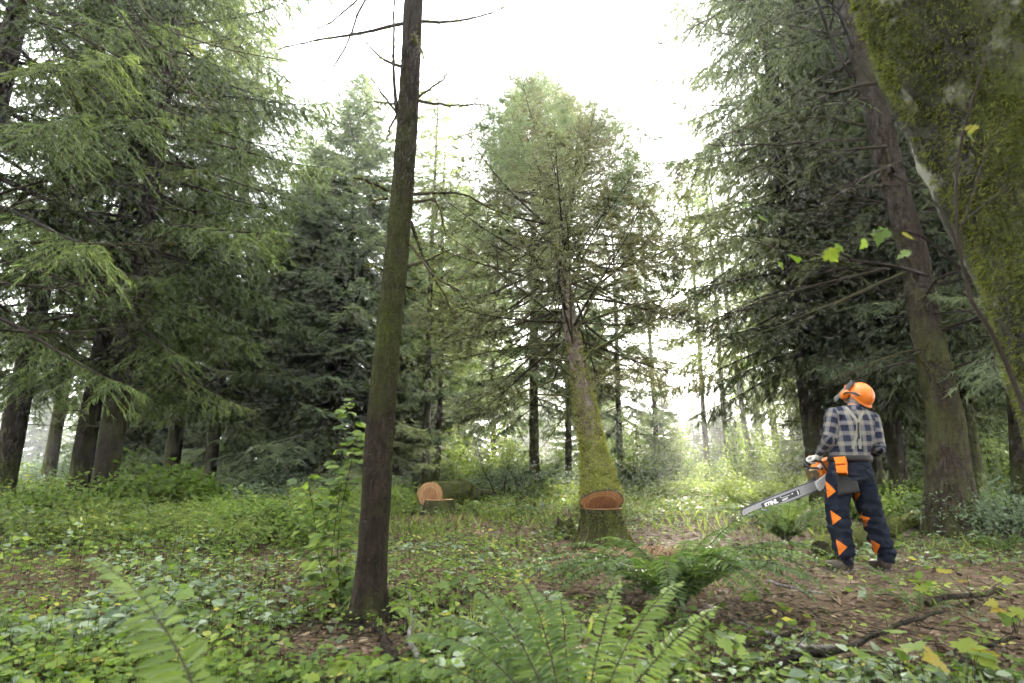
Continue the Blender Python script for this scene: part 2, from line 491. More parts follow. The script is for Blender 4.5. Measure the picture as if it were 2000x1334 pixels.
# ------------------------------------------------------------------ ground
def build_ground():
    def axis(n, near, far):
        t = np.linspace(-1, 1, n); k = math.asinh(far / near)
        return near * np.sinh(t * k)
    xs = axis(300, 2.2, 900.0)
    ys = axis(300, 2.2, 900.0) + 3.5
    X, Y = np.meshgrid(xs, ys)
    V = np.stack([X.ravel(), Y.ravel(), hz(X.ravel(), Y.ravel())], 1)
    n = len(xs)
    i = (np.arange(n - 1)[:, None] * n + np.arange(n - 1)[None]).ravel()
    F = np.stack([i, i + 1, i + n + 1, i + n], 1)
    mb = MB(); mb.add(V, F)
    o = mb.build('ground', M['ground'])
    tag(o, 'brown needle-strewn forest floor of the clearing', None, kind='structure')
build_ground()

# ------------------------------------------------------------------ conifers
def conifer_crown(seed, H, hb, Rm, nb, prof, e_lo=-8, e_hi=38, droop=.30, up=.12, inner=.22, step=.11, l2max=.7, hang=.25,
                  spr=.14, sprw=.14, sden=40, wood=True, clump=.35, tbase=.45, skip=None, curve=None, jit=(.72, 1.12)):
    """returns (foliage MB, limb MB). Every branch is a curved limb with side twigs, each twig lined with needle sprigs"""
    g = np.random.default_rng(seed)
    fol, limb = MB(), MB()
    ga = g.random() * 6.28
    for b in range(nb):
        q = (b + g.random() * .9) / nb
        z0 = hb + (H - hb - .05) * q ** .85
        rel = (z0 - hb) / (H - hb)
        az = ga + b * 2.39996 + g.normal() * .25
        Lb = Rm * prof(rel) * g.uniform(*jit)
        if Lb < .12: Lb = .12
        if skip is not None and skip(rel, az, g): continue
        el = math.tan(R(e_lo + (e_hi - e_lo) * rel ** 1.3 + g.normal() * 5))
        ns = 10
        s = np.linspace(0, 1, ns)
        dh = np.array([math.cos(az), math.sin(az), 0.0]); sh = np.array([-dh[1], dh[0], 0.0])
        wob = g.normal(size=2) * .10
        def P(s):
            s = np.asarray(s)[:, None]
            z = z0 + Lb * (el * s - droop * (1 - .6 * rel) * s ** 1.7 + up * s ** 4)
            q = dh * Lb * s + sh * Lb * (wob[0] * s ** 2 + wob[1] * np.sin(s * 4) * .3)
            q = q + np.array([0, 0, 1.0]) * z
            if curve is not None: q[:, :2] += curve(z0)
            return q
        r0 = .006 + .009 * Lb
        tube(limb, P(s), r0 * (1 - s * .88), 5, 0, g.uniform(.2, .7), cap=False)
        nj = max(4, int(Lb * (1 - inner) / step) * 2)
        sj = inner + (1 - inner) * (np.arange(nj) + g.random(nj)) / nj
        side = np.where(np.arange(nj) % 2 == 0, 1.0, -1.0)
        B = P(sj); T = unit(P(sj + .02) - P(sj - .02))
        S = unit(np.cross(T, [0, 0, 1.0])) * side[:, None]
        l2 = np.minimum(l2max, .50 * Lb * (1.02 - sj) ** .7 + .10) * g.uniform(.55, 1.15, nj)
        ang = R(58) + g.normal(size=nj) * .22
        D = unit(T * np.cos(ang)[:, None] + S * np.sin(ang)[:, None] + np.array([0, 0, -1.0]) * (hang * g.uniform(.2, 1.5, nj))[:, None] + .12 * g.normal(size=(nj, 3)))
        B = np.concatenate([B, P([.97])]); D = np.concatenate([D, T[-1:]]); l2 = np.append(l2, .12 + .08 * Lb)
        nj += 1
        E = B + D * l2[:, None] + np.array([0, 0, -1.0]) * (hang * .35 * l2)[:, None]
        if wood: tubes3(limb, B, E, .0035, .0012, 0, g.uniform(.2, .6))
        K = max(3, int(sden * float(np.mean(l2)) / .5))
        t = (np.arange(K)[None] + g.random((nj, K))) / K
        pos = B[:, None] + D[:, None] * (t * l2[:, None])[..., None]
        pos[..., 2] -= hang * .35 * t ** 2 * l2[:, None]
        sd = np.where(g.random((nj, K)) < .5, 1.0, -1.0)[..., None]
        S2 = unit(np.cross(D, [0, 0, 1.0]))[:, None]
        D3 = unit(D[:, None] * .75 + S2 * sd * .75 + .30 * g.normal(size=(nj, K, 3)) + np.array([0, 0, -1.0]) * (hang * .9))
        pos = pos.reshape(-1, 3); D3 = D3.reshape(-1, 3); n = len(pos)
        Nn = unit(np.array([0, 0, 1.0]) + .55 * g.normal(size=(n, 3)))
        tint = np.clip(tbase + clump * .5 * g.normal() + .13 * g.normal(size=n), 0, 1)
        stamp(fol, SPRIG[0], SPRIG[1], pos, D3, Nn, spr * g.uniform(.6, 1.35, n), 0, tint, sy=sprw)
    return fol, limb

def cone_prof(tip=.06, belly=.12, pw=.85):
    def f(r):
        low = min(1.0, .62 + r / max(belly, 1e-3) * .38)
        return low * ((1 - r) ** pw) + tip * (1 - r)
    return f

def trunk_mesh(mb, H, r0, seed, sides=18, flare=.35, lean=(0, 0), n=None, amp=.012, moss_low=True):
    g = np.random.default_rng(seed)
    n = n or int(H * 6)
    z = np.concatenate([np.linspace(-.25, 2.5, 26), np.linspace(2.5, H, n)[1:]])
    w = g.normal(size=4)
    x = .035 * (w[0] * np.sin(z * .45 + w[1]) - w[0] * math.sin(w[1])) + lean[0] * z
    y = .035 * (w[2] * np.sin(z * .38 + w[3]) - w[2] * math.sin(w[3])) + lean[1] * z
    r = r0 * np.maximum(.02, (1 - np.clip(z, 0, None) / (H * 1.02)) ** .85) + r0 * flare * np.exp(-np.clip(z + .1, 0, None) / .28)
    tint = .42 + .30 * np.exp(-np.clip(z, 0, None) / 1.3)
    tube(mb, np.stack([x, y, z], 1), r, sides, 0, tint, cap=False, rough=(amp * min(1, r0 / .15), .10, .45), seed=seed)
    return lambda zz: np.array([np.interp(zz, z, x), np.interp(zz, z, y)])

def make_conifer(name, seed, H, hb, Rm, nb, r0, bark, needle, label, loc, rz=0, prof=None, group=None, lean=(0, 0), flare=.35, dead_n=10, dead_lo=1.2, **kw):
    root = thing(name, loc, label, 'tree', group, rz)
    t = MB(); cv = trunk_mesh(t, H, r0, seed, flare=flare, lean=lean)
    t.build('trunk', M[bark], root)
    fol, limb = conifer_crown(seed, H, hb, Rm, nb, prof or cone_prof(), curve=cv, **kw)
    # short dead snags on the bare lower stem
    g = np.random.default_rng(seed + 50)
    for i in range(dead_n):
        z = g.uniform(dead_lo, hb + 1.0); a = g.uniform(0, 6.28); l = g.uniform(.3, 1.3)
        c = cv(z); s = np.linspace(0, 1, 6)
        P = np.stack([c[0] + math.cos(a) * l * s, c[1] + math.sin(a) * l * s, z + l * (.15 * s - .25 * s * s) + .03 * g.normal(size=6) * s], 1)
        tube(limb, P, .011 * (1.05 - s), 4, 0, g.uniform(.2, .9), cap=False)
    limb.build('limbs', M['twig'], root)
    fol.build('crown', M[needle], root, smooth=False)
    return root

def gl(x, y, dz=0.0):
    return (x, y, hz1(x, y) + dz)
def base_at(xpx, Y):
    """ground point that shows at photo column xpx (on the horizon row) at depth Y"""
    p = at(xpx, 955, Y); return gl(p.x, Y)

flatp = lambda tip: (lambda r: min(1.0, .75 + r * 1.6) * (1 - r) ** .55 + tip * (1 - r))

# unlike kinds of conifer, then copies
right_spruce = make_conifer('spruce_tree', 11, 19.0, 2.9, 3.4, 225, .23, 'bark_dark', 'needle_spruce',
    'big dark spruce with hanging foliage, its trunk directly behind the chainsaw worker', base_at(1604, 11.6),
    prof=flatp(.1), e_lo=-12, droop=.30, hang=.65, l2max=.8, step=.105, sden=42, tbase=.52, inner=.14, spr=.10, sprw=.165, clump=.55)
left_hemlock = make_conifer('hemlock_tree', 23, 18.0, 2.5, 3.6, 135, .19, 'bark_dark', 'needle_hemlock',
    'dark conifer whose straight trunk is the closer of the leaning pair at the left', base_at(200, 9.4),
    prof=flatp(.1), e_lo=-6, droop=.34, hang=.58, l2max=.75, step=.11, sden=42, tbase=.47, spr=.092, sprw=.17, clump=.42, inner=.15, rz=.4)
mid_fir = make_conifer('fir_tree', 31, 12.6, .7, 3.3, 290, .17, 'bark_spruce', 'needle_bluish',
    'pointed green fir standing whole behind the thin dark foreground trunk', base_at(640, 14.5),
    prof=cone_prof(.05, .10, .8), e_lo=-14, e_hi=45, droop=.20, hang=.28, l2max=.7, step=.11, sden=40, tbase=.75, spr=.16, inner=.12, lean=(.012, 0))
back_spruce = make_conifer('spruce_tree', 47, 15.0, 2.6, 2.8, 150, .17, 'bark_spruce', 'needle_bluish',
    'dark spruce with a straight bare grey trunk just left of the tilting tree', base_at(1045, 17.5),
    prof=flatp(.08), e_lo=-10, droop=.28, hang=.45, step=.12, sden=30, spr=.17, tbase=.62)
slim_conifer = make_conifer('slim_conifer', 59, 17.0, 4.5, 2.1, 110, .13, 'bark_spruce', 'needle_hemlock',
    'slim conifer with the sun glaring past its stem, right of the tilting tree', base_at(1385, 24.0),
    prof=flatp(.06), e_lo=-14, droop=.24, hang=.40, step=.15, sden=24, spr=.17, tbase=.68, dead_n=22, dead_lo=1.5)
pale_alder = make_conifer('pale_trunk_tree', 67, 15.0, 5.5, 1.9, 80, .11, 'bark_pale', 'needle_hemlock',
    'pale grey trunk leaning left beyond the tip of the chainsaw bar', base_at(1474, 20.0),
    prof=flatp(.1), e_lo=10, droop=.15, hang=.30, step=.15, sden=24, spr=.17, tbase=.8, dead_n=14, lean=(-.055, 0))

def place(src, xpx, Y, label, rz, s=1.0, sz=None, group=None, tilt=(0, 0)):
    return copy_tree(src, base_at(xpx, Y), label, rz, (s, s, sz or s), group, tilt)
# left wall of trees
place(left_hemlock, 152, 10.0, 'dark conifer whose trunk is the farther of the leaning pair at the left', 2.3, .92)
place(left_hemlock, 5, 9.8, 'dark conifer whose trunk rises at the very left edge of the clearing', 4.0, 1.0)
near_left = place(left_hemlock, -190, 7.2, 'near conifer at the left edge reaching bare mossy boughs over the upper corner', 5.2, 1.1)
place(right_spruce, 330, 14.5, 'shaded spruce standing in the gap behind the leaning pair of trunks', 1.0, .85)
place(left_hemlock, 405, 14.6, 'drooping conifer between the leaning pair and the pointed fir', 1.1, .86)
place(back_spruce, 90, 16.5, 'dim spruce far behind the dark trunks at the left edge', .7, 1.05)
place(back_spruce, 555, 19.0, 'tall spruce behind the drooping conifer and the pointed fir', 2.9, 1.0)
for xp, Y, lab, rz, sc in [(255, 21, 'dim fir right behind the leaning pair of trunks', 1.9, .8), (330, 22, 'hazy fir behind the light green vine maple', 3.3, 1.0),
    (470, 21, 'fir behind the bluish thicket', 4.1, .75), (560, 18, 'hazy fir left of the pointed fir', 5.0, .92), (800, 19.5, 'hazy fir behind the thin dark trunk', 2.7, .78)]:
    place(mid_fir, xp, Y, lab, rz, sc)
# behind the clearing
place(mid_fir, 900, 28.0, 'pale pointed fir rising between the thin trunk and the tilting tree crown', 2.0, 1.3)
place(slim_conifer, 830, 16.0, 'spruce with a thin dark stem behind the pale cut log', 3.6, .86)
place(slim_conifer, 851, 17.2, 'spruce stem close beside another behind the pale cut log', 5.0, .80)
place(slim_conifer, 772, 15.5, 'dark spruce stem half hidden by the thin foreground trunk', 1.5, .80)
place(slim_conifer, 1110, 18.5, 'conifer whose dark trunk shows just beside the tilting trunk', 4.4, .95)
place(back_spruce, 1215, 19.0, 'drooping dark spruce behind the stump of the tilting tree', .3, .74)
place(slim_conifer, 965, 22.5, 'hazy slim conifer behind the slash pile in the middle distance', 2.2, .9)
# right
place(right_spruce, 1712, 13.0, 'spruce whose trunk stands to the right of the orange helmet', 2.0, .90)
place(right_spruce, 1757, 11.4, 'spruce with hanging boughs between the helmet and the big mossy trunk', 3.7, .78)
place(back_spruce, 1905, 11.0, 'dark trunk slanting just right of the big mossy trunk', 1.2, 1.0, tilt=(0, -.06))
place(back_spruce, 1990, 8.6, 'green mossy trunk slanting at the right edge under the near maple', 2.6, .95, tilt=(0, -.10))
place(back_spruce, 1880, 18.0, 'hazy spruce in the gap at the far right', 5.5, .9)
for xp, Y, lab, rz, sc in [(1690, 19, 'hazy fir behind the worker', 1.1, .9), (1800, 21, 'hazy fir in the gap left of the big mossy trunk', 2.4, 1.0), (1935, 15.5, 'fir in the gap right of the big mossy trunk', 3.9, .9), (1160, 30, 'hazy fir behind the tilting trunk', .2, .8)]:
    place(mid_fir, xp, Y, lab, rz, sc)
# slim trees against the light
for xp, Y, src, s, lab in [
    (1285, 21, slim_conifer, .85, 'short slim conifer just right of the tilting tree stump'),
    (1428, 22, slim_conifer, .9, 'slim dark conifer between the sun glare and the pale trunk'),
    (1525, 27, slim_conifer, .7, 'very thin hazy conifer above the lettering of the chainsaw bar'),
    (1556, 23, slim_conifer, .75, 'slim conifer left of the worker glove and saw handle'),
    (1580, 21, pale_alder, .95, 'pale trunk right behind the worker glove'),
    (1592, 29, slim_conifer, .8, 'hazy conifer stem behind the chainsaw body'),
    (1660, 25, slim_conifer, .9, 'hazy conifer hidden behind the worker back'),
    (1500, 36, slim_conifer, 1.0, 'faint conifer far beyond the chainsaw bar')]:
    place(src, xp, Y, lab, xp * .37, s)
gg = np.random.default_rng(15)
for i in range(13):
    xp = 1180 + 440 * (i + gg.random()) / 13; sc_ = gg.uniform(.26, .42)
    place(mid_fir, xp, gg.uniform(27, 42), 'pale young conifer in the bright gap beyond the clearing', gg.uniform(0, 6.28), sc_ * 1.2, sc_, group='young conifers in the bright gap')
# far wood: nothing tells these apart
gfar = np.random.default_rng(5)
for i in range(46):
    Y = gfar.uniform(30, 62); xp = gfar.uniform(-350, 2350)
    if (880 < xp < 1600 and Y < 50 and i % 3 != 1) or 1230 < xp < 1430: continue
    src = (back_spruce, slim_conifer, mid_fir)[i % 3]
    place(src, xp, Y, 'hazy conifer in the far wood beyond the clearing', gfar.uniform(0, 6.28), gfar.uniform(.8, 1.1), group='far conifers beyond the clearing')

# the same wood goes on behind the viewer and shades the clearing from there
for i, (x, y) in enumerate([(-6.5, -3.5), (-3.2, -6.5), (0.8, -5.5), (4.2, -4.6), (7.6, -2.0), (-9.5, 1.0), (2.6, -9.5), (-6.0, -9.5), (9.5, 2.6)]):
    copy_tree((left_hemlock, back_spruce, right_spruce)[i % 3], gl(x, y), 'conifer of the wood behind the viewer', i * 1.3, (.9,) * 3, 'conifers behind the viewer')
# ------------------------------------------------------------------ hero trees
MOSSB = (np.array([[0, -.09, 0], [0, .09, 0], [.55, .05, .03], [1, 0, -.08]]), np.array([[0, 1, 2], [0, 2, 3], [0, 2, 1]])[:2])
def moss_tufts(src, n, length, g, mask, name='moss', parent=None, xf=None, droop=.4, tb=.5, mat='moss'):
    V = src.verts(); F = src.tris()
    P, Nn = scatter_on(V, F, n, g)
    k = mask(P, Nn) > g.random(len(P)); P, Nn = P[k], Nn[k]; n = len(P)
    D = unit(Nn * .8 + .6 * g.normal(size=(n, 3)) + np.array([0, 0, -droop]))
    up = unit(g.normal(size=(n, 3)) + Nn)
    mb = MB()
    t = np.clip(tb + .35 * fbm(P / .12, 2, 4) + .15 * g.normal(size=n), 0, 1)
    stamp(mb, MOSSB[0], MOSSB[1], P - Nn * .003, D, up, length * g.uniform(.5, 1.4, n), 0, t)
    return mb.build(name, M[mat], parent, smooth=False, xf=xf)

def side_twigs(mb, P, g, n, l0, l1, r=.003, mi=0, tint=.5):
    """thin crooked twigs off a branch polyline"""
    m = len(P)
    for i in range(n):
        k = g.integers(max(1, m // 4), m - 1)
        T = unit(P[k] - P[k - 1]); S = unit(np.cross(T, g.normal(size=3)))
        d = unit(T * g.uniform(.3, .9) + S * .8); l = g.uniform(l0, l1)
        p0 = P[k]; p1 = p0 + d * l * .55; p2 = p1 + unit(d + .45 * g.normal(size=3)) * l * .45
        tubes3(mb, [p0, p1], [p1, p2], [r, r * .75], [r * .75, r * .4], mi, tint)

def bare_branch(root, P, r0, g, r1=None, ntw=6, twl=(.1, .4), tint=.5, name='branch', xf=None, tufts=0, n=12, sub=0):
    P = resample(P, n); s = np.linspace(0, 1, n)
    P = P + g.normal(size=P.shape) * (r0 * .5) * s[:, None]
    mb = MB()
    tube(mb, P, r0 + ((r1 or r0 * .2) - r0) * s ** .8, 6, 0, tint, cap=False)
    side_twigs(mb, P, g, ntw, *twl, r=max(.0015, r0 * .22), tint=tint)
    for _ in range(sub):
        k = g.integers(3, n - 3); T = unit(P[k + 1] - P[k]); S = unit(np.cross(T, [0, 0, 1.0])) * g.choice([-1, 1])
        l = g.uniform(.35, .8) * np.linalg.norm(P[-1] - P[k]); q = np.linspace(0, 1, 7)[:, None]
        Q = P[k] + (T * .75 + S * .65) * l * q + np.array([0, 0, -1.0]) * .18 * l * q ** 2 + .02 * g.normal(size=(7, 3)) * q
        tube(mb, Q, r0 * .45 * (1.05 - q[:, 0]), 4, 0, tint, cap=False)
        side_twigs(mb, Q, g, ntw // 2 + 1, *twl, r=max(.0012, r0 * .15), tint=tint)
    mats = [M['twig'], M['moss']]
    if tufts:
        k = g.integers(1, n - 1, tufts); B = P[k] + g.normal(size=(tufts, 3)) * r0
        D = unit(g.normal(size=(tufts, 3)) + np.array([0, 0, -.5]))
        stamp(mb, MOSSB[0], MOSSB[1], B, D, rand_dirs(tufts, g), g.uniform(.012, .035, tufts), 1, g.uniform(.3, 1, tufts), sy=2.0)
    return mb.build(name, mats, root, xf=xf)

def disc(mb, r, z, n=40, g=None, flip=False, wob=.03):
    a = np.arange(n) * 2 * math.pi / n
    rr = r * (1 + wob * np.sin(a * 3 + 1) + wob * .6 * np.sin(a * 7))
    V = np.concatenate([np.stack([rr * f * np.cos(a), rr * f * np.sin(a), np.full(n, z)], 1) for f in (1, .66, .33)] + [[[0, 0, z]]])
    j = np.arange(n); j2 = (j + 1) % n
    F4 = np.concatenate([np.stack([k * n + j, k * n + j2, (k + 1) * n + j2, (k + 1) * n + j], 1) for k in (0, 1)])
    F3 = np.stack([2 * n + j, 2 * n + j2, np.full(n, 3 * n)], 1)
    if flip: F4 = F4[:, ::-1]; F3 = F3[:, ::-1]
    mb.add(V, F4); mb.F.append((F3 + mb.n - len(V), 0))
    return rr

# --- the tilting (falling) tree
def falling_tree():
    g = np.random.default_rng(101)
    SX, SY, SZ = 1.09, 6.95, .43
    th = R(33)
    hinge = Vector((SX, SY + .10, SZ - .055))
    tip = at(1046, 175, 16.2)
    pb = hinge + Vector((0, -.25 * math.cos(th), .25 * math.sin(th)))
    d = (tip - pb).normalized(); H = (tip - pb).length
    root = thing('falling_spruce', pb, 'mossy spruce just sawn through, tilting away off its stump', 'tree')
    root.rotation_mode = 'QUATERNION'
    root.rotation_quaternion = d.to_track_quat('Z', 'Y')
    t = MB()
    z = np.concatenate([np.linspace(0, 3, 60), np.linspace(3, H, 70)[1:]])
    prof = np.interp(z, [0, .25, .8, 2.2, 4, 8, H], [.262, .215, .172, .142, .115, .072, .008])
    x = .05 * np.sin(z * .55) * np.minimum(1, z / 4); y = -.04 * np.sin(z * .42 + .5) * np.minimum(1, z / 4)
    tint = np.interp(z, [0, .9, 1.5, 2.4, 3.5, H], [.74, .66, .50, .52, .38, .3])
    pts = np.stack([x, y, z], 1)
    tube(t, pts, prof, 30, 0, tint, cap=False, rough=(.012, .07, .22), seed=3)
    t.build('trunk', M['bark_fall'], root)
    q = t.verts()
    def mask(P, Nn):
        f = fbm(P / np.array([.22, .22, .30]), 3, 8)
        return np.where(P[:, 2] < 3.2, sstep(-.30, .20, f + .75 * np.interp(P[:, 2], [0, 1.4, 2.2, 3.2], [.62, .5, .0, -.5])), 0)
    low = MB(); low.add(q, t.F[0][0][: 30 * 62]); moss_tufts(low, 34000, .036, g, mask, parent=root, droop=.15, tb=.98)
    c = MB(); disc(c, .250, -.006, 44, flip=True); c.build('cut_face', M['cut_fall'], root, smooth=False)
    b = MB()                                            # ring of bark round the cut
    a = np.arange(44) * 2 * math.pi / 44
    ring = lambda r, zz: np.stack([r * np.cos(a), r * np.sin(a), np.full(44, zz)], 1)
    wob = 1 + .03 * np.sin(a * 3 + 1) + .018 * np.sin(a * 7)
    V = np.concatenate([ring(.252 * wob, -.008), ring(.262 * wob, -.009), ring(.260 * wob, .02)])
    j = np.arange(44); j2 = (j + 1) % 44
    b.add(V, np.concatenate([np.stack([j, j2, 44 + j2, 44 + j], 1), np.stack([44 + j, 44 + j2, 88 + j2, 88 + j], 1)]), 0, .55)
    b.build('bark_rim', M['bark_fall'], root)
    # bare mossy lower branches, each its own piece
    cv = lambda zz: np.array([np.interp(zz, z, x), np.interp(zz, z, y)])
    nbr = 60
    for i in range(nbr):
        zz = 1.75 + 6.2 * (i / nbr) ** 1.05 + g.uniform(-.08, .08); az = i * 2.39996 + g.normal() * .2
        Lb = g.uniform(1.6, 3.2) * np.interp(zz, [1.7, 3.0, 5, 7.5], [.62, 1.0, 1.0, .75]); c0 = cv(zz)
        s = np.linspace(0, 1, 9)[:, None]
        dh = np.array([math.cos(az), math.sin(az), 0])
        el = g.uniform(.10, .42)
        P = np.array([c0[0], c0[1], zz]) + dh * Lb * s + np.array([0, 0, 1.0]) * Lb * (el * s - .16 * s ** 2) + .03 * np.sin(s * 5 + i) * np.array([-dh[1], dh[0], 0])
        bare_branch(root, P, .010 + .005 * Lb, g, .003, 9, (.12, .55), np.interp(zz, [1.7, 5], [1.0, .7]) * g.uniform(.8, 1.1), tufts=int(70 * np.interp(zz, [2, 7], [1, .5])), sub=3)
    fol, limb = conifer_crown(102, H, 2.9, 3.4, 230, lambda r: min(1., .72 + 1.2 * r) * (1 - r) ** .85, e_lo=0, e_hi=46, droop=.20, hang=.30, inner=.45, step=.10, l2max=.6, sden=34, spr=.13, sprw=.10, tbase=.78, curve=cv, jit=(.6, 1.15))
    limb.build('limbs', M['twig'], root)
    fol.build('crown', M['needle_dead'], root, smooth=False)
    fol2, limb2 = conifer_crown(103, H, 4.3, 3.3, 90, lambda r: min(1., .8 + 1.2 * r) * (1 - r) ** .82, e_lo=8, e_hi=50, droop=.16, hang=.25, inner=.55, step=.09, l2max=.5, sden=32, spr=.15, sprw=.09, tbase=.6, curve=cv, jit=(.6, 1.15))
    fol2.build('crown', M['needle_bluish'], root, smooth=False)
    return SX, SY, SZ
SX, SY, SZ = falling_tree()

# --- stumps
def stump(loc, r, h, seed, label, bark, cut, lobes, moss_n, flare=.34, tb=.45, mossmask=None):
    g = np.random.default_rng(seed)
    root = thing('tree_stump', loc, label, 'stump')
    n, m = 60, 22
    a = np.arange(n) * 2 * math.pi / n
    zz = np.linspace(-.18, h, m)
    V = []
    for z in zz:
        f = np.exp(-max(z, 0) / .13)
        lob = sum(w * np.exp(-(((a - ang + math.pi) % (2 * math.pi) - math.pi) / wid) ** 2) for ang, w, wid in lobes)
        rr = r * (1 + .10 * (1 - z / h)) + r * flare * f * .5 + f * lob
        rr = rr * (1 + .03 * np.sin(a * 3 + 1) * (1 if z < h else 1))
        P = np.stack([rr * np.cos(a), rr * np.sin(a), np.full(n, z)], 1)
        nz = fbm(np.stack([np.cos(a) * r / .07, np.sin(a) * r / .07, np.full(n, z / .2)], 1), 3, seed)
        P[:, :2] *= (1 + .06 * nz)[:, None]
        V.append(P)
    V = np.concatenate(V)
    i = np.arange(m - 1)[:, None] * n; j = np.arange(n)[None]; j2 = (j + 1) % n
    F = np.stack([i + j, i + j2, i + n + j2, i + n + j], -1).reshape(-1, 4)
    mb = MB(); mb.add(V, F, 0, .50)
    mb.build('bark', M[bark], root)
    if moss_n:
        moss_tufts(mb, moss_n, .026, g, mossmask or (lambda P, Nn: sstep(-.25, .25, fbm(P / .16, 3, seed + 2) + .1)), parent=root, tb=tb, droop=.6)
    c = MB(); top = V[-n:]
    ctr = np.array([[0, 0, h]]); mid = ctr + (top - ctr) * .5
    cv = np.concatenate([top + [0, 0, .004], mid + [0, 0, .004], ctr + [0, 0, .004]])
    j = np.arange(n); j2 = (j + 1) % n
    c.add(cv, np.stack([j, j2, n + j2, n + j], 1)); c.F.append((np.stack([n + j, n + j2, np.full(n, 2 * n)], 1), 0))
    c.build('cut_face', M[cut], root, smooth=False)
    return root
stump((SX, SY, 0.0), .248, SZ, 5, 'big moss-covered stump with spreading roots under the tilting tree', 'bark_mossy', 'cut_stump',
      [(-2.35, .26, .30), (-.4, .16, .35), (3.3, .10, .3), (1.2, .15, .4)], 20000, tb=.38)

def rotten_stub():
    g = np.random.default_rng(77); p = ground_at(1103, 1052)
    root = thing('mossy_stub', gl(p.x, p.y, 0), 'small rotten mossy stub just left of the big stump', 'stump')
    mb = MB(); n = 26; a = np.arange(n) * 2 * math.pi / n
    V = []
    for k, z in enumerate(np.linspace(-.08, 1, 9)):
        top = .10 + .09 * np.abs(np.sin(a * 1.5 + .6)) + .03 * np.sin(a * 5)
        rr = .17 * (1 - .45 * max(z, 0)) * (1 + .12 * np.sin(a * 4) + .05 * g.normal(size=n))
        V.append(np.stack([rr * np.cos(a), rr * .8 * np.sin(a), top * z * 1.25], 1))
    V = np.concatenate(V); i = np.arange(8)[:, None] * n; j = np.arange(n)[None]; j2 = (j + 1) % n
    mb.add(V, np.stack([i + j, i + j2, i + n + j2, i + n + j], -1).reshape(-1, 4), 0, .7)
    c = np.concatenate([V[-n:], V[-n:].mean(0, keepdims=True) - [0, 0, .05]]); jj = np.arange(n)
    mb.add(c, np.stack([jj, (jj + 1) % n, np.full(n, n)], 1), 0, .3)
    mb.build('wood', M['bark_mossy'], root)
    moss_tufts(mb, 3000, .025, g, lambda P, Nn: np.full(len(P), .6), parent=root, tb=.4)
rotten_stub()

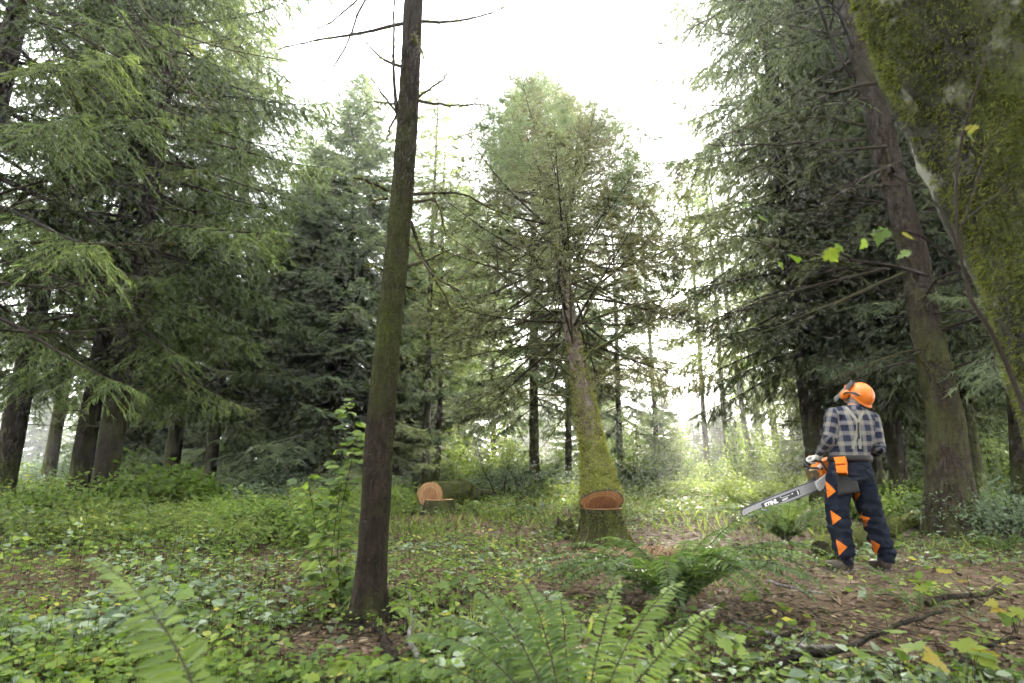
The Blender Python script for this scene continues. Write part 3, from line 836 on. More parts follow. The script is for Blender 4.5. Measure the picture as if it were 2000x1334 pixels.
# --- thin dark trunk in front
def near_trunk():
    g = np.random.default_rng(201)
    b = ground_at(719, 1222); Y0 = b.y
    root = thing('thin_spruce', (b.x, b.y, hz1(b.x, b.y)), 'slender dark bare trunk with dead twigs standing nearest the camera', 'tree')
    o = np.array(root.location); xf = lambda V: V - o
    px = [(716, 1260), (719, 1215), (725, 1120), (733, 1000), (745, 800), (764, 600), (784, 400), (798, 200), (808, 0), (817, -220), (824, -480)]
    P = [at(x, y, Y0) for x, y in px]
    P[0] = Vector((P[1].x, Y0, o[2] - .2))
    top = P[-1] + (P[-1] - P[-2]) * 1.2; P.append(top)
    wid = [112, 84, 63, 57, 53, 48, 43, 39, 36, 32, 28, 20]
    rad = [px_size(w, p) / 2 for w, p in zip(wid, P)]
    Q = resample([(*p, r) for p, r in zip(P, rad)], 150)
    t = MB()
    zz = Q[:, 2] - o[2]
    tube(t, Q[:, :3], Q[:, 3], 26, 0, np.interp(zz, [0, 1.0, 2.0, 3.5, 6], [.44, .50, .60, .46, .36]), cap=False, rough=(.008, .03, .10), seed=21)
    t.build('trunk', M['bark_dark'], root, xf=xf)
    def mask(V, Nn):
        side = sstep(-.2, .8, Nn[:, 0]) * .85 + .12
        return side * sstep(-.35, .35, fbm(V / .15, 2, 3) + .1) * np.interp(V[:, 2] - o[2], [0, .6, 1.4, 2.6, 3.4], [.25, .5, 1, .8, .25])
    moss_tufts(t, 20000, .014, g, mask, parent=root, xf=xf, tb=.62, droop=.1)
    for a in (-2.6, -1.2, .3, 1.9):
        q = np.linspace(0, 1, 8); ln = g.uniform(.16, .26); rt = MB()
        tube(rt, np.stack([o[0] + np.cos(a + .3 * q) * (.06 + ln * q), o[1] + np.sin(a + .3 * q) * (.06 + ln * q), o[2] + .10 * (1 - q) ** 1.6 - .03 * q], 1), .045 * (1 - .65 * q), 9, 0, .5, cap=True, rough=(.008, .03, .08), seed=int(a * 10) + 50)
        rt.build('root', M['bark_dark'], root, xf=xf)
    B = [[(820, 42, 0), (905, 40, -.1), (1000, 10, -.25)], [(787, 46, 0), (690, 68, .05), (600, 83, .15), (545, 96, .2)],
         [(775, 215, 0), (769, 150, -.05), (770, 60, -.08), (774, -60, -.08)], [(816, 190, 0), (848, 168, .1), (876, 144, .2)],
         [(817, 197, 0), (870, 205, .1), (960, 204, .15)], [(775, 203, 0), (733, 200, -.1)], [(776, 222, 0), (745, 180, .1), (718, 137, .15)],
         [(774, 226, 0), (760, 255, -.1), (755, 275, -.12)], [(757, 372, 0), (725, 358, -.1), (689, 345, -.2)], [(756, 388, 0), (722, 393, .1)],
         [(803, 380, 0), (893, 377, .1), (955, 405, .2), (992, 420, .25)], [(803, 396, 0), (848, 392, -.1), (862, 420, -.12), (870, 458, -.14)],
         [(802, 432, 0), (826, 500, .1), (858, 560, .15), (890, 618, .2)], [(797, 520, 0), (850, 502, .15), (880, 486, .25)], [(750, 528, 0), (712, 514, -.15)],
         [(797, 470, 0), (850, 540, -.3), (905, 575, -.5)], [(806, 55, 0), (830, 120, -.4)], [(798, 135, 0), (740, 110, .3), (700, 60, .6)],
         [(806, -60, 0), (715, -5, .2), (690, 60, .3), (655, 128, .4), (612, 185, .5)], [(806, -90, 0), (690, 5, .3), (650, 44, .4), (598, 68, .5)],
         [(735, 770, 0), (722, 752, -.05)], [(793, 560, 0), (812, 566, .04)]]
    for poly in B:
        pts = [at(x, y, Y0 + dy) for x, y, dy in poly]
        ln = sum((pts[i + 1] - pts[i]).length for i in range(len(pts) - 1))
        bare_branch(root, pts, min(.015, .009 + .006 * ln), g, .0045, int(3 + 9 * ln), (.03, .16), g.uniform(.25, .75), xf=xf, tufts=int(25 + 80 * ln), n=10)
    fol, limb = conifer_crown(211, 14.0, 7.5, 1.2, 40, cone_prof(), sden=10, step=.16)
    ctr = np.array([P[-1].x, P[-1].y, 0])
    limb.build('limbs', M['twig'], root, xf=lambda V: V + ctr - o)
    fol.build('crown', M['needle_spruce'], root, smooth=False, xf=lambda V: V + ctr - o)
    tt = MB(); tube(tt, [tuple(P[-1] - o_) for o_ in [Vector(o)]] + [(ctr[0] - o[0], ctr[1] - o[1], 14.0 - o[2])], [rad[-1], .005], 10, 0, .4, cap=False)
    tt.build('trunk', M['bark_dark'], root)
near_trunk()

# --- big mossy trunk at the right, bending left
def right_tree():
    g = np.random.default_rng(301)
    Y0 = 8.1; b = at(1862, 1030, Y0)
    root = thing('mossy_spruce', (b.x, Y0, hz1(b.x, Y0)), 'big reddish trunk with moss patches right of the worker', 'tree')
    o = np.array(root.location); xf = lambda V: V - o
    px = [(1866, 1075, 132), (1862, 1030, 106), (1858, 985, 88), (1851, 900, 72), (1843, 800, 60), (1806, 626, 51), (1785, 500, 47), (1749, 375, 44), (1714, 225, 44), (1681, 112, 36), (1652, 0, 34), (1600, -190, 30), (1560, -420, 22), (1545, -700, 12)]
    Q = [(*at(x, y, Y0 - max(0, (1000 - y)) * .0004), 0) for x, y, w in px]
    Q = [(q[0], q[1], q[2], px_size(w, q) / 2) for q, (x, y, w) in zip(Q, px)]
    Q[0] = (Q[1][0] + .02, Q[1][1], o[2] - .25, Q[1][3] * 1.15)
    Q = resample(Q, 170); t = MB(); zz = Q[:, 2] - o[2]
    tube(t, Q[:, :3], Q[:, 3], 34, 0, np.interp(zz, [0, .8, 2.5, 4, 8], [.56, .50, .54, .36, .30]), cap=False, rough=(.022, .06, .16), seed=31)
    t.build('trunk', M['bark_spruce'], root, xf=xf)
    def mask(V, Nn):
        return sstep(-.05, .45, fbm(V / np.array([.3, .3, .5]), 3, 13)) * np.interp(V[:, 2] - o[2], [0, .5, 3, 4.2, 5], [.8, .6, .75, .35, .15])
    moss_tufts(t, 22000, .028, g, mask, parent=root, xf=xf, tb=.35, droop=.3)
    cz = lambda z: np.array([np.interp(z, Q[:, 2], Q[:, 0]), np.interp(z, Q[:, 2], Q[:, 1])])
    for i in range(44):
        z = 2.3 + 7.5 * (i / 44) + g.uniform(-.1, .1); c = cz(z)
        az = g.choice([math.pi, math.pi, math.pi * .8, math.pi * 1.25, .3, -.6]) + g.normal() * .45
        Lb = g.uniform(1.2, 3.3); s = np.linspace(0, 1, 9)[:, None]
        dh = np.array([math.cos(az), math.sin(az), 0]); el = g.uniform(-.35, .55); bend = g.uniform(.0, .5)
        Pb = np.array([c[0], c[1], z]) + dh * Lb * s + np.array([0, 0, 1.0]) * Lb * (el * s - bend * s ** 2 + .2 * bend * s ** 4) + .06 * Lb * np.sin(s * 4 + i) * np.array([-dh[1], dh[0], .4])
        bare_branch(root, Pb, .011 + .007 * Lb, g, .004, 12, (.1, .5), g.uniform(.2, .75), xf=xf, tufts=40, sub=4)
    fol, limb = conifer_crown(311, 17, 6.5, 2.6, 90, flatp(.1), e_lo=-10, hang=.6, step=.12, sden=24, tbase=.4)
    xf2 = lambda V: np.stack([V[:, 0] + np.interp(V[:, 2], Q[:, 2], Q[:, 0]), V[:, 1] + np.interp(V[:, 2], Q[:, 2], Q[:, 1]), V[:, 2]], 1) - o
    limb.build('limbs', M['twig'], root, xf=xf2); fol.build('crown', M['needle_spruce'], root, smooth=False, xf=xf2)
right_tree()

# --- moss-shaggy maple trunk very near at the right
def near_maple():
    g = np.random.default_rng(401)
    edge = [(2190, 1300), (2075, 1010), (2010, 830), (1935, 600), (1852, 400), (1765, 200), (1668, 0), (1545, -260), (1440, -500), (1330, -800)]
    Y0 = 2.15; rad = .40; Q = []
    for i, (x, y) in enumerate(edge):
        Y = Y0 + (0.0 if y > 0 else -y * .0004)
        p = at(x, y, Y); r = rad * np.interp(y, [-800, 0, 800, 1300], [.70, .92, 1.0, 1.15])
        Q.append((p.x + r * 1.04 + .13, p.y + .05, p.z + r * .28, r))
    zb = min(q[2] for q in Q)
    Q.insert(0, (Q[0][0] + .15, Q[0][1], -.25, rad * 1.45))
    root = thing('leaning_maple', (Q[0][0], Q[0][1], 0), 'thick leaning trunk shaggy with bright green moss at the right edge', 'tree')
    o = np.array(root.location); xf = lambda V: V - o
    Q = resample(Q, 120); t = MB()
    tube(t, Q[:, :3], Q[:, 3], 72, 0, .5, cap=True, rough=(.055, .13, .26), seed=41)
    t.build('trunk', M['bark_maple'], root, xf=xf)
    def mask(V, Nn):
        f = fbm(V / .17, 3, 43) + .30 * fbm(V / .05, 2, 44) + .55 * sstep(-.2, -.8, Nn[:, 0]) - .02
        return sstep(-.02, .26, f)
    vis = lambda P: (P[:, 1] < Y0 + .25) & (P[:, 2] < 4.2)
    P0 = t.verts(); F0 = t.tris(); F0 = F0[vis(P0[F0[:, 0]]) & (P0[F0[:, 0]][:, 0] < 3.0)]
    low = MB(); low.V = [P0]; low.F = [(F0, 0)]; low.T = t.T; low.n = len(P0)
    moss_tufts(low, 80000, .030, g, mask, parent=root, xf=xf, tb=.72, droop=.6)
near_maple()

# --- sapling shoots with maple leaves in front of the near trunk
leaf_mesh = {}
for nm, mt in (('bright', 'leaf_bright'), ('green', 'leaf')):
    for k, tv in enumerate((.25, .5, .72, .97)):
        mb = MB(); mb.add(MAPLE[0], MAPLE[1], 0, tv); leaf_mesh[nm, k] = mb.mesh('maple_leaf', M[mt], smooth=False)
for k, tv in enumerate((.2, .5, .8)):
    mb = MB(); mb.add(LEAF6[0], LEAF6[1], 0, tv); leaf_mesh['ovate', k] = mb.mesh('ovate_leaf', M['leaf'], smooth=False)
def leaf_obj(root, me, pos, D, Nn, s, o):
    D = Vector(D).normalized(); Nv = Vector(Nn); Yv = Nv.cross(D)
    if Yv.length < 1e-3: Yv = Vector((1, 0, 0)).cross(D)
    Yv.normalize(); Zv = D.cross(Yv)
    l = link('leaf', me, root)
    m = Matrix((D, Yv, Zv)).transposed().to_4x4(); m.translation = Vector(pos) - Vector(o)
    l.matrix_local = m @ Matrix.Scale(s, 4)
    return l
def shoots():
    g = np.random.default_rng(421)
    root = thing('maple_sapling', (1.95, 1.62, hz1(1.95, 1.62)), 'leafy thin sapling twigs crossing in front of the mossy leaning trunk', 'sapling')
    o = np.array(root.location); xf = lambda V: V - o
    stems = [[(2120, 1150, 0), (2000, 800, 0), (1945, 665, 0), (1898, 590, 0), (1872, 470, 0), (1868, 330, 0), (1900, 190, 0), (1936, 88, 0)],
             [(1898, 590, 0), (1850, 430, -.03), (1790, 370, -.05), (1722, 330, -.06)], [(1872, 470, 0), (1935, 280, .04), (2010, 205, .05)],
             [(1868, 335, 0), (1880, 270, -.02), (1905, 240, -.03)], [(1874, 440, 0), (1940, 385, .05), (2015, 340, .08)],
             [(1885, 530, 0), (1800, 462, -.08), (1720, 450, -.10), (1630, 480, -.12), (1550, 495, -.13)],
             [(1800, 462, -.08), (1640, 420, -.10), (1470, 395, -.12)]]
    rr = [.009, .004, .0035, .0025, .0035, .0035, .0018]
    for st, r in zip(stems, rr):
        P = resample([at(x, y, 1.62 + d) for x, y, d in st], 16); mb = MB()
        tube(mb, P, r * np.linspace(1, .35, 16), 6, 0, .35, cap=False); mb.build('stem', M['twig'], root, xf=xf)
    for x, y, d, s, k, kind in [(1548, 500, -.13, .055, 1, 'bright'), (1520, 512, -.13, .04, 1, 'bright'), (1618, 490, -.12, .06, 2, 'bright'), (1640, 480, -.12, .04, 1, 'bright'),
                          (1484, 425, -.12, .045, 1, 'bright'), (1462, 400, -.12, .035, 0, 'bright'), (1475, 437, -.12, .03, 3, 'bright'), (1890, 262, -.02, .05, 2, 'bright'), (1900, 246, -.02, .045, 3, 'bright'),
                          (1725, 448, -.1, .07, 0, 'green'), (1765, 458, -.1, .055, 3, 'bright'), (1690, 470, -.1, .045, 2, 'green'), (1775, 492, -.1, .05, 1, 'green')]:
        a = g.uniform(0, 6.28)
        leaf_obj(root, leaf_mesh[kind, k], at(x, y, 1.62 + d), (math.cos(a), .3 * g.normal(), -.6 + .5 * math.sin(a)), (g.normal() * .5, -.7, .8), s * .78, o)
shoots()

# --- bare mossy boughs of the near left conifer
def left_boughs():
    g = np.random.default_rng(451); mw = Matrix.LocRotScale(near_left.location, near_left.rotation_euler, near_left.scale).inverted()
    xf = lambda V: np.array([tuple(mw @ Vector(v)) for v in V])
    for poly in [[(-140, -60), (0, 20), (130, 60), (240, 115), (330, 165), (430, 200)], [(-120, 30), (40, 108), (170, 165), (240, 220), (330, 255), (455, 260)],
                 [(40, -40), (100, 80), (140, 200), (160, 300)], [(180, -60), (260, 60), (330, 110), (380, 180), (440, 250)], [(-60, 400), (60, 360), (150, 350), (260, 362), (370, 345)],
                 [(-80, 480), (30, 400), (120, 380), (175, 345)], [(-60, 540), (80, 562), (180, 550), (320, 520)], [(-60, 470), (120, 475), (260, 478), (390, 472)], [(-60, 640), (110, 650), (220, 640), (290, 625)],
                 [(230, -60), (300, 40), (420, 90), (560, 120)]]:
        Y = 6.0 + g.uniform(-.6, .9)
        P = [at(x, y, Y + .25 * i * g.uniform(.2, 1)) for i, (x, y) in enumerate(poly)]
        bare_branch(near_left, P, .020, g, .005, 14, (.15, .6), g.uniform(.35, .7), name='bough', xf=xf, tufts=120, n=18, sub=5)
left_boughs()
# ------------------------------------------------------------------ ferns
def frond_mesh(seed, npair, arch, droop, width, leaflet6, tb=.45):
    """sword-fern frond, unit length, rising along +x then arching over"""
    g = np.random.default_rng(seed); mb = MB()
    n = 22; s = np.linspace(0, 1, n)
    th = R(arch) - R(droop) * s ** 1.25                  # heading angle above the horizontal
    x = np.concatenate([[0], np.cumsum(np.cos(th[:-1]))]) / (n - 1); z = np.concatenate([[0], np.cumsum(np.sin(th[:-1]))]) / (n - 1)
    y = .13 * g.normal() * s + .05 * np.sin(s * 3 + g.random() * 6) - .04 * math.sin(0)
    C = np.stack([x, y * s, z], 1)
    tube(mb, C, .0055 * (1.05 - s), 4, 1, .6, cap=False)
    t = np.linspace(.10, .99, npair)
    P = np.stack([np.interp(t, s, C[:, k]) for k in range(3)], 1)
    T = unit(np.stack([np.interp(np.minimum(t + .02, 1), s, C[:, k]) - np.interp(t - .02, s, C[:, k]) for k in range(3)], 1))
    Sd = unit(np.cross(np.array([0, 0, 1.0]), T)); Up = np.cross(T, Sd)
    w = width * np.minimum(1, (t / .22) ** .6) * (1 - ((t - .1) / .9) ** 2.6) + .006
    tv = LEAF6 if leaflet6 else LEAF2
    for sd in (1, -1):
        D = unit(Sd * sd + T * (.22 + .25 * t[:, None]) + Up * (-.20 + .10 * g.normal(size=(npair, 1))) + .11 * g.normal(size=(npair, 3)))
        Nn = unit(Up + Sd * sd * .25 + .25 * g.normal(size=(npair, 3)))
        l = w * g.uniform(.80, 1.12, npair) * np.where(g.random(npair) < .05, .4, 1)
        lf = .74 * (.89 / npair) / np.maximum(l, 1e-3) / .29 * .62
        stamp(mb, tv[0], tv[1], P, D, Nn, l, 0, np.clip(tb + .12 * g.normal(size=npair), 0, 1), sy=np.clip(lf, .25, 1.0))
    return mb.mesh('frond', [M['fern'], M['twig']], smooth=False)
FR = [frond_mesh(i, 46, a, d, .098, i % 2 == 0, tb) for i, (a, d, tb) in enumerate([(62, 95, .42), (48, 88, .5), (72, 80, .55), (35, 70, .38), (55, 115, .45), (68, 60, .72)])]
FR += [frond_mesh(20 + i, 44, a, d, .095, i % 2 == 1, tb) for i, (a, d, tb) in enumerate([(60, 102, .5), (50, 80, .4), (70, 90, .65), (38, 78, .5), (52, 124, .36), (66, 70, .5)])]
NEARF = [frond_mesh(40 + i, 46, a, d, .105, True, tb) for i, (a, d, tb) in enumerate([(62, 95, .45), (50, 85, .5), (72, 80, .6), (38, 72, .4), (55, 112, .45), (68, 60, .85)])]
def fern(loc, label, fr, seed, FR=FR):
    """fr: list of (azimuth deg, length, variant) or a count"""
    g = np.random.default_rng(seed)
    root = thing('sword_fern', loc, label, 'fern')
    for az, ln, v in fr:
        f = link('frond', FR[(v + (6 if g.random() < .5 else 0)) % len(FR)], root)
        f.rotation_euler = (g.normal() * .12, g.normal() * .06, R(az)); f.scale = (ln,) * 3
        f.location = (.03 * math.cos(R(az)), .03 * math.sin(R(az)), .01)
    return root
def ring_fronds(n, l0, l1, variants, seed, a0=0, a1=360):
    g = np.random.default_rng(seed)
    return [(a0 + (a1 - a0) * (i + g.uniform(-.35, .35)) / n, g.uniform(l0, l1), int(g.choice(variants))) for i in range(n)]
def gp(x, y, dz=0.0):
    p = ground_at(x, y); return gl(p.x, p.y, dz)
fern(gp(1325, 1185), 'big glossy sword fern in front of the stump in mid clearing', [(a, l * (.92 if 110 < a < 230 else .78 if 15 < a < 110 else 1.0), (v if not 80 < a < 250 else (1, 3, 4)[int(a) % 3])) for a, l, v in ring_fronds(46, 1.0, 1.25, [0, 0, 1, 2, 4, 4], 61)], 61)
fern((.20, 1.86, hz1(.20, 1.86)), 'sword fern closest to the lens at the bottom edge', [(160, .78, 0), (142, .82, 0), (124, .76, 2), (104, .78, 2), (86, .70, 2), (66, .70, 5), (46, .86, 5), (26, .62, 1), (178, .85, 1), (205, .66, 3), (5, .55, 1), (114, .8, 4), (74, .7, 0), (35, .7, 5), (300, .5, 2), (255, .55, 2), (215, .55, 0), (330, .55, 0), (275, .5, 5), (235, .5, 1)], 62, NEARF)
fern(gp(1535, 1050), 'bright fern clump behind the chainsaw bar', ring_fronds(24, .75, 1.05, [2, 5, 0, 1], 63), 63)
fern(gp(1752, 1000), 'tall fern between the worker and the big mossy trunk', ring_fronds(22, 1.0, 1.35, [2, 5, 0, 1], 64), 64)
fern(gp(1800, 1200), 'small fern with one upright frond beside the worker right boot', [(115, .50, 5), (150, .46, 1), (165, .40, 4), (60, .32, 1), (220, .3, 3), (350, .3, 3)], 65)
fern((-.36, 1.10, hz1(-.36, 1.10)), 'pale arching fern frond at the lower left corner', [(157, 1.05, 2), (105, .62, 3), (60, .58, 3), (195, .5, 1), (240, .4, 3)], 66, [NEARF[i] for i in (0, 1, 5, 3, 4, 5)])
fern(gp(1955, 1075), 'low fern tuft in the shade by the right edge', ring_fronds(12, .4, .6, [0, 1, 3], 67), 67)

# ------------------------------------------------------------------ shrubs
def shrub(name, loc, label, w, h, nleaf, size, mat, seed, tmpl=LEAF2, tb=.5, group=None, flat_=.5, cat='shrub'):
    g = np.random.default_rng(seed)
    root = thing(name, loc, label, cat, group)
    st, lf = MB(), MB()
    nst = 26
    ends = []
    for i in range(nst):
        a = g.uniform(0, 6.28); rr = math.sqrt(g.random()) * w; hh = h * (1 - .55 * (rr / w) ** 2) * g.uniform(.6, 1.1)
        s = np.linspace(0, 1, 7)[:, None]
        P = np.array([math.cos(a) * .12, math.sin(a) * .12, 0]) * (1 - s) + np.array([math.cos(a) * rr, math.sin(a) * rr, 0]) * s ** 1.3 + np.array([0, 0, 1.0]) * (hh * (s * 1.35 - .35 * s ** 3))
        P = P + .03 * g.normal(size=(7, 3)) * s
        tube(st, P, .007 * (1.1 - s[:, 0]), 4, 0, .4, cap=False); ends.append(P)
    E = np.concatenate([resample(p, 20)[5:] for p in ends])
    k = g.integers(0, len(E), nleaf)
    pos = E[k] + g.normal(size=(nleaf, 3)) * np.array([.10, .10, .06]) * (w / .8)
    pos[:, 2] = np.maximum(pos[:, 2], .02)
    D = unit(g.normal(size=(nleaf, 3)) * np.array([1, 1, flat_]) + np.array([0, 0, -.15]))
    Nn = unit(np.array([0, 0, 1.0]) + .5 * g.normal(size=(nleaf, 3)))
    t = np.clip(tb + .25 * fbm(pos / .25, 2, seed) + .12 * g.normal(size=nleaf), 0, 1)
    stamp(lf, tmpl[0], tmpl[1], pos, D, Nn, size * g.uniform(.6, 1.3, nleaf), 0, t)
    st.build('stems', M['twig'], root); lf.build('leaves', M[mat], root, smooth=False)
    return root
def pg(xpx, Y): return base_at(xpx, Y)
shrub('vine_maple', pg(305, 8.8), 'light green vine maple bush before the leaning pair of trunks', 1.0, 1.05, 1500, .085, 'leaf_bright', 501, MAPLE, .35)
shrub('vine_maple', pg(390, 9.6), 'small light green maple bush next to the bluish thicket', .6, .75, 700, .08, 'leaf_bright', 502, MAPLE, .3)
thick = shrub('thicket', pg(520, 11.5), 'bluish green low thicket beneath the drooping conifer', 1.5, .85, 5000, .06, 'leaf_grey', 503, tb=.4)
bram = shrub('bramble_bush', pg(60, 7.6), 'bramble bush at the left edge below the dark trunk', 1.3, .55, 4200, .065, 'leaf', 504, tb=.55)
copy_tree(bram, pg(190, 8.2), 'bramble bush at the foot of the leaning pair of trunks', 1.0, (1, 1, .9))
copy_tree(bram, pg(420, 8.4), 'leafy bramble bush in front of the bluish thicket', 2.0, (1, 1, .8))
copy_tree(bram, pg(560, 7.2), 'bramble bush behind the climbing canes near the thin trunk', 3.1, (.9, .9, .85))
copy_tree(bram, pg(760, 11.0), 'bramble bush between the thin trunk and the pale cut log', 4.1, (1, 1, .9))
copy_tree(thick, pg(640, 13.0), 'bluish thicket at the foot of the pointed fir', 1.7, (.9, .9, .9))
copy_tree(thick, pg(1965, 7.6), 'shaded thicket behind the low fern at the right edge', 2.7, (.8, .8, .9))
copy_tree(bram, pg(1925, 9.5), 'bramble at the foot of the trunk beyond the big mossy one', .6, (.8, .8, .8))
copy_tree(bram, pg(1785, 9.8), 'bramble behind the tall fern near the big mossy trunk', .9, (.8, .8, .9))
copy_tree(bram, pg(1650, 10.5), 'low bush behind the worker legs', 5.0, (.8, .8, .6))
sunny = shrub('sunlit_bush', pg(1400, 14.5), 'sunlit pale green bush under the sun glare', 1.6, .75, 4200, .07, 'leaf_far', 505, tb=.6)
copy_tree(sunny, pg(110, 6.6), 'fresh green bush low at the left edge of the clearing', .5, (.75, .75, .62))
copy_tree(sunny, pg(300, 7.2), 'fresh green bush in front of the vine maple', 1.5, (.75, .75, .6))
copy_tree(sunny, pg(470, 6.9), 'fresh green bush left of the climbing bramble canes', 2.5, (.7, .7, .6))
copy_tree(sunny, pg(650, 9.4), 'fresh green bush behind the thin dark trunk', 3.5, (.8, .8, .75))
copy_tree(sunny, pg(1480, 13.0), 'sunlit bush beyond the tip of the chainsaw bar', 1.2, (.9, .9, .8))
copy_tree(sunny, pg(1300, 16.0), 'sunlit bush right of the big stump in the clearing', 2.2, (1, 1, .7))
copy_tree(sunny, pg(1575, 12.5), 'sunlit bush behind the chainsaw body', 3.2, (.8, .8, 1))
copy_tree(sunny, pg(1070, 15.5), 'green bush behind the slash of the felled log', 4.2, (1, 1, .8))
hazel = shrub('hazel_bush', pg(1240, 19.0), 'tall pale hazel bush right behind the tilting trunk', 1.5, 2.6, 3600, .10, 'leaf_far', 506, tb=.55)
for xp, Y, sc, lab in [(900, 17.5, .8, 'pale hazel bush behind the end of the felled log'), (985, 20, 1.0, 'pale hazel bush left of the straight grey trunk'), (1085, 21, .9, 'pale hazel bush between the straight grey trunk and the tilting tree'),
    (1330, 20, .9, 'pale hazel bush at the bright gap right of the stump'), (1450, 19, .9, 'pale hazel bush left of the pale leaning trunk'), (1530, 20, 1.1, 'pale hazel bush above the middle of the chainsaw bar'),
    (1620, 17, .8, 'pale hazel bush behind the chainsaw engine'), (1700, 17, .7, 'hazel bush behind the worker shoulder'), (1810, 15, .7, 'hazel bush left of the big mossy trunk'), (700, 18, .8, 'hazel bush hidden behind the thin trunk'), (1960, 13, .8, 'hazel bush right of the big mossy trunk')]:
    copy_tree(hazel, pg(xp, Y), lab, xp * .7, (sc, sc, sc))
for i in range(30):
    Y = gfar.uniform(17, 30); xp = -100 + 2200 * (i + gfar.random()) / 30
    copy_tree(sunny if i % 3 else thick, pg(xp, Y), 'pale hazy bush along the far edge of the clearing', gfar.uniform(0, 6), (gfar.uniform(1.2, 2.0),) * 2 + (gfar.uniform(1.0, 1.9),), 'far bushes along the clearing edge')

# --- climbing canes beside the thin trunk
def canes():
    g = np.random.default_rng(521)
    b = ground_at(648, 1200); root = thing('bramble_canes', gl(b.x, b.y), 'upright leafy bramble canes climbing beside the thin dark trunk', 'bramble')
    o = np.array(root.location); xf = lambda V: V - o; Y0 = b.y
    for st in [[(640, 1205, 0), (648, 1080, .05), (668, 940, .1), (690, 860, .12), (686, 790, .12)], [(668, 1200, .05), (660, 1060, 0), (680, 930, -.05), (700, 850, -.05)],
               [(655, 1205, 0), (625, 1100, .1), (612, 1000, .2), (600, 930, .3)], [(700, 1190, -.1), (735, 1100, -.2)], [(600, 1240, -.2), (650, 1190, -.1), (700, 1120, 0)]]:
        P = resample([at(x, y, Y0 + d) for x, y, d in st], 14); mb = MB()
        tube(mb, P, .0042 * np.linspace(1, .4, 14), 5, 0, .5, cap=False); mb.build('stem', M['twig'], root, xf=xf)
        for k in range(2, 14):
            for q in range(5 if len(st) > 3 else 2):
                a = g.uniform(0, 6.28); D = np.array([math.cos(a), math.sin(a), g.uniform(-.5, .1)])
                c = P[k] + D * .05 + g.normal(size=3) * .03
                for da in (-.9, 0, .9):
                    D2 = np.array([math.cos(a + da), math.sin(a + da), D[2]])
                    if da == 0 or g.random() < .6:
                        leaf_obj(root, leaf_mesh['ovate', int(g.integers(0, 3))], c, D2, (g.normal() * .35, g.normal() * .35 - .25, 1), g.uniform(.06, .105), o)
canes()

# ------------------------------------------------------------------ low plants, litter
def pdens(x, y):
    """plants per place: thick at the left and at the back, thin on the trodden right side"""
    P = np.stack([x, y, 0 * x], 1)
    n = fbm(P / 1.1, 3, 71)
    px_ = 1000 + FPX * x / np.maximum(y, .5)
    left = sstep(760, 420, px_); far = sstep(7.5, 11, y)
    base = .32 + .42 * left + .60 * far + .10 * sstep(4.2, 2.4, y)
    path = sstep(9.5, 6.5, y) * sstep(1240, 1380, px_) * sstep(3.1, 4.3, y)
    near_st = np.exp(-((x - 1.25) ** 2 + (y - 6.5) ** 2) / .9) + np.exp(-((x + 1.3) ** 2 + (y - 9.6) ** 2) / 1.1)
    tr = np.exp(-((x + .8) ** 2 + (y - 2.9) ** 2) / .12)
    return np.clip(base + .05 + 1.45 * n - .28 * path - .9 * near_st - .8 * tr, .03, 1), left, far
def low_plants():
    g = np.random.default_rng(71)
    NP = 38000
    r = np.exp(g.uniform(math.log(1.15), math.log(30), NP)); th = g.uniform(-R(50), R(50), NP)
    x, y = r * np.sin(th), r * np.cos(th)
    d, left, far = pdens(x, y)
    k = g.random(NP) < d; x, y, r, left, far = x[k], y[k], r[k], left[k], far[k]; n = len(x)
    hgt = (.03 + .10 * g.random(n) ** 2) + left * .26 * g.random(n) * sstep(3.5, 6, y) + left * .08 * g.random(n) + far * .20 * g.random(n)
    z = hz(x, y)
    kind = fbm(np.stack([x, y, 0 * x], 1) / .8, 2, 75) + .5 * g.normal(size=n)
    tp = np.clip(.52 + .27 * g.normal(size=n) + .10 * far, 0, 1)
    psz = g.random(n) ** 1.6
    obs = {'leaf': MB(), 'leaf_grey': MB(), 'leaf_bright': MB()}
    st = MB()
    tubes3(st, np.stack([x, y, z - .01], 1), np.stack([x, y, z + hgt], 1), .0015, .0012, 0, .6)
    nl = 6
    for j in range(nl):
        m = g.random(n) < np.where(far > .5, .95, .8)
        a = j * 2 * math.pi / nl + g.uniform(-.5, .5, n) + x * 50
        rr = g.uniform(.008, .05, n) * (1 + r / 9)
        hh = hgt * g.uniform(.55, 1.1, n)
        P = np.stack([x + rr * np.cos(a), y + rr * np.sin(a), z + hh], 1)
        D = unit(np.stack([np.cos(a), np.sin(a), g.uniform(-.45, .35, n)], 1))
        Nn = unit(np.array([0, 0, 1.0]) + .38 * g.normal(size=(n, 3)))
        s = (.024 + .034 * psz) * (1 + .055 * r) * g.uniform(.7, 1.2, n) * np.where(kind <= -.55, 1.35, 1)
        t = np.clip(tp + .08 * g.normal(size=n), 0, 1)
        for nm, sel in (('leaf', (kind < .45) & (kind > -.55)), ('leaf_grey', kind <= -.55), ('leaf_bright', kind >= .45)):
            for lo, hi, T in ((0, 4.5, LEAF6), (4.5, 99, LEAF2)):
                q = m & sel & (r >= lo) & (r < hi)
                stamp(obs[nm], T[0], T[1], P[q], D[q], Nn[q], s[q], 0, t[q] * (.6 if nm == 'leaf_bright' else 1))
    tag(st.build('undergrowth_stems', M['twig']), 'thin stalks of the low forest plants', None, kind='stuff')
    for nm, lab in (('leaf', 'mid green low leafy plants covering the forest floor'), ('leaf_grey', 'grey green trailing leaves among the low plants'), ('leaf_bright', 'fresh yellow green leaves scattered among the low plants')):
        tag(obs[nm].build('undergrowth', M[nm], smooth=False), lab, None, kind='stuff')
low_plants()
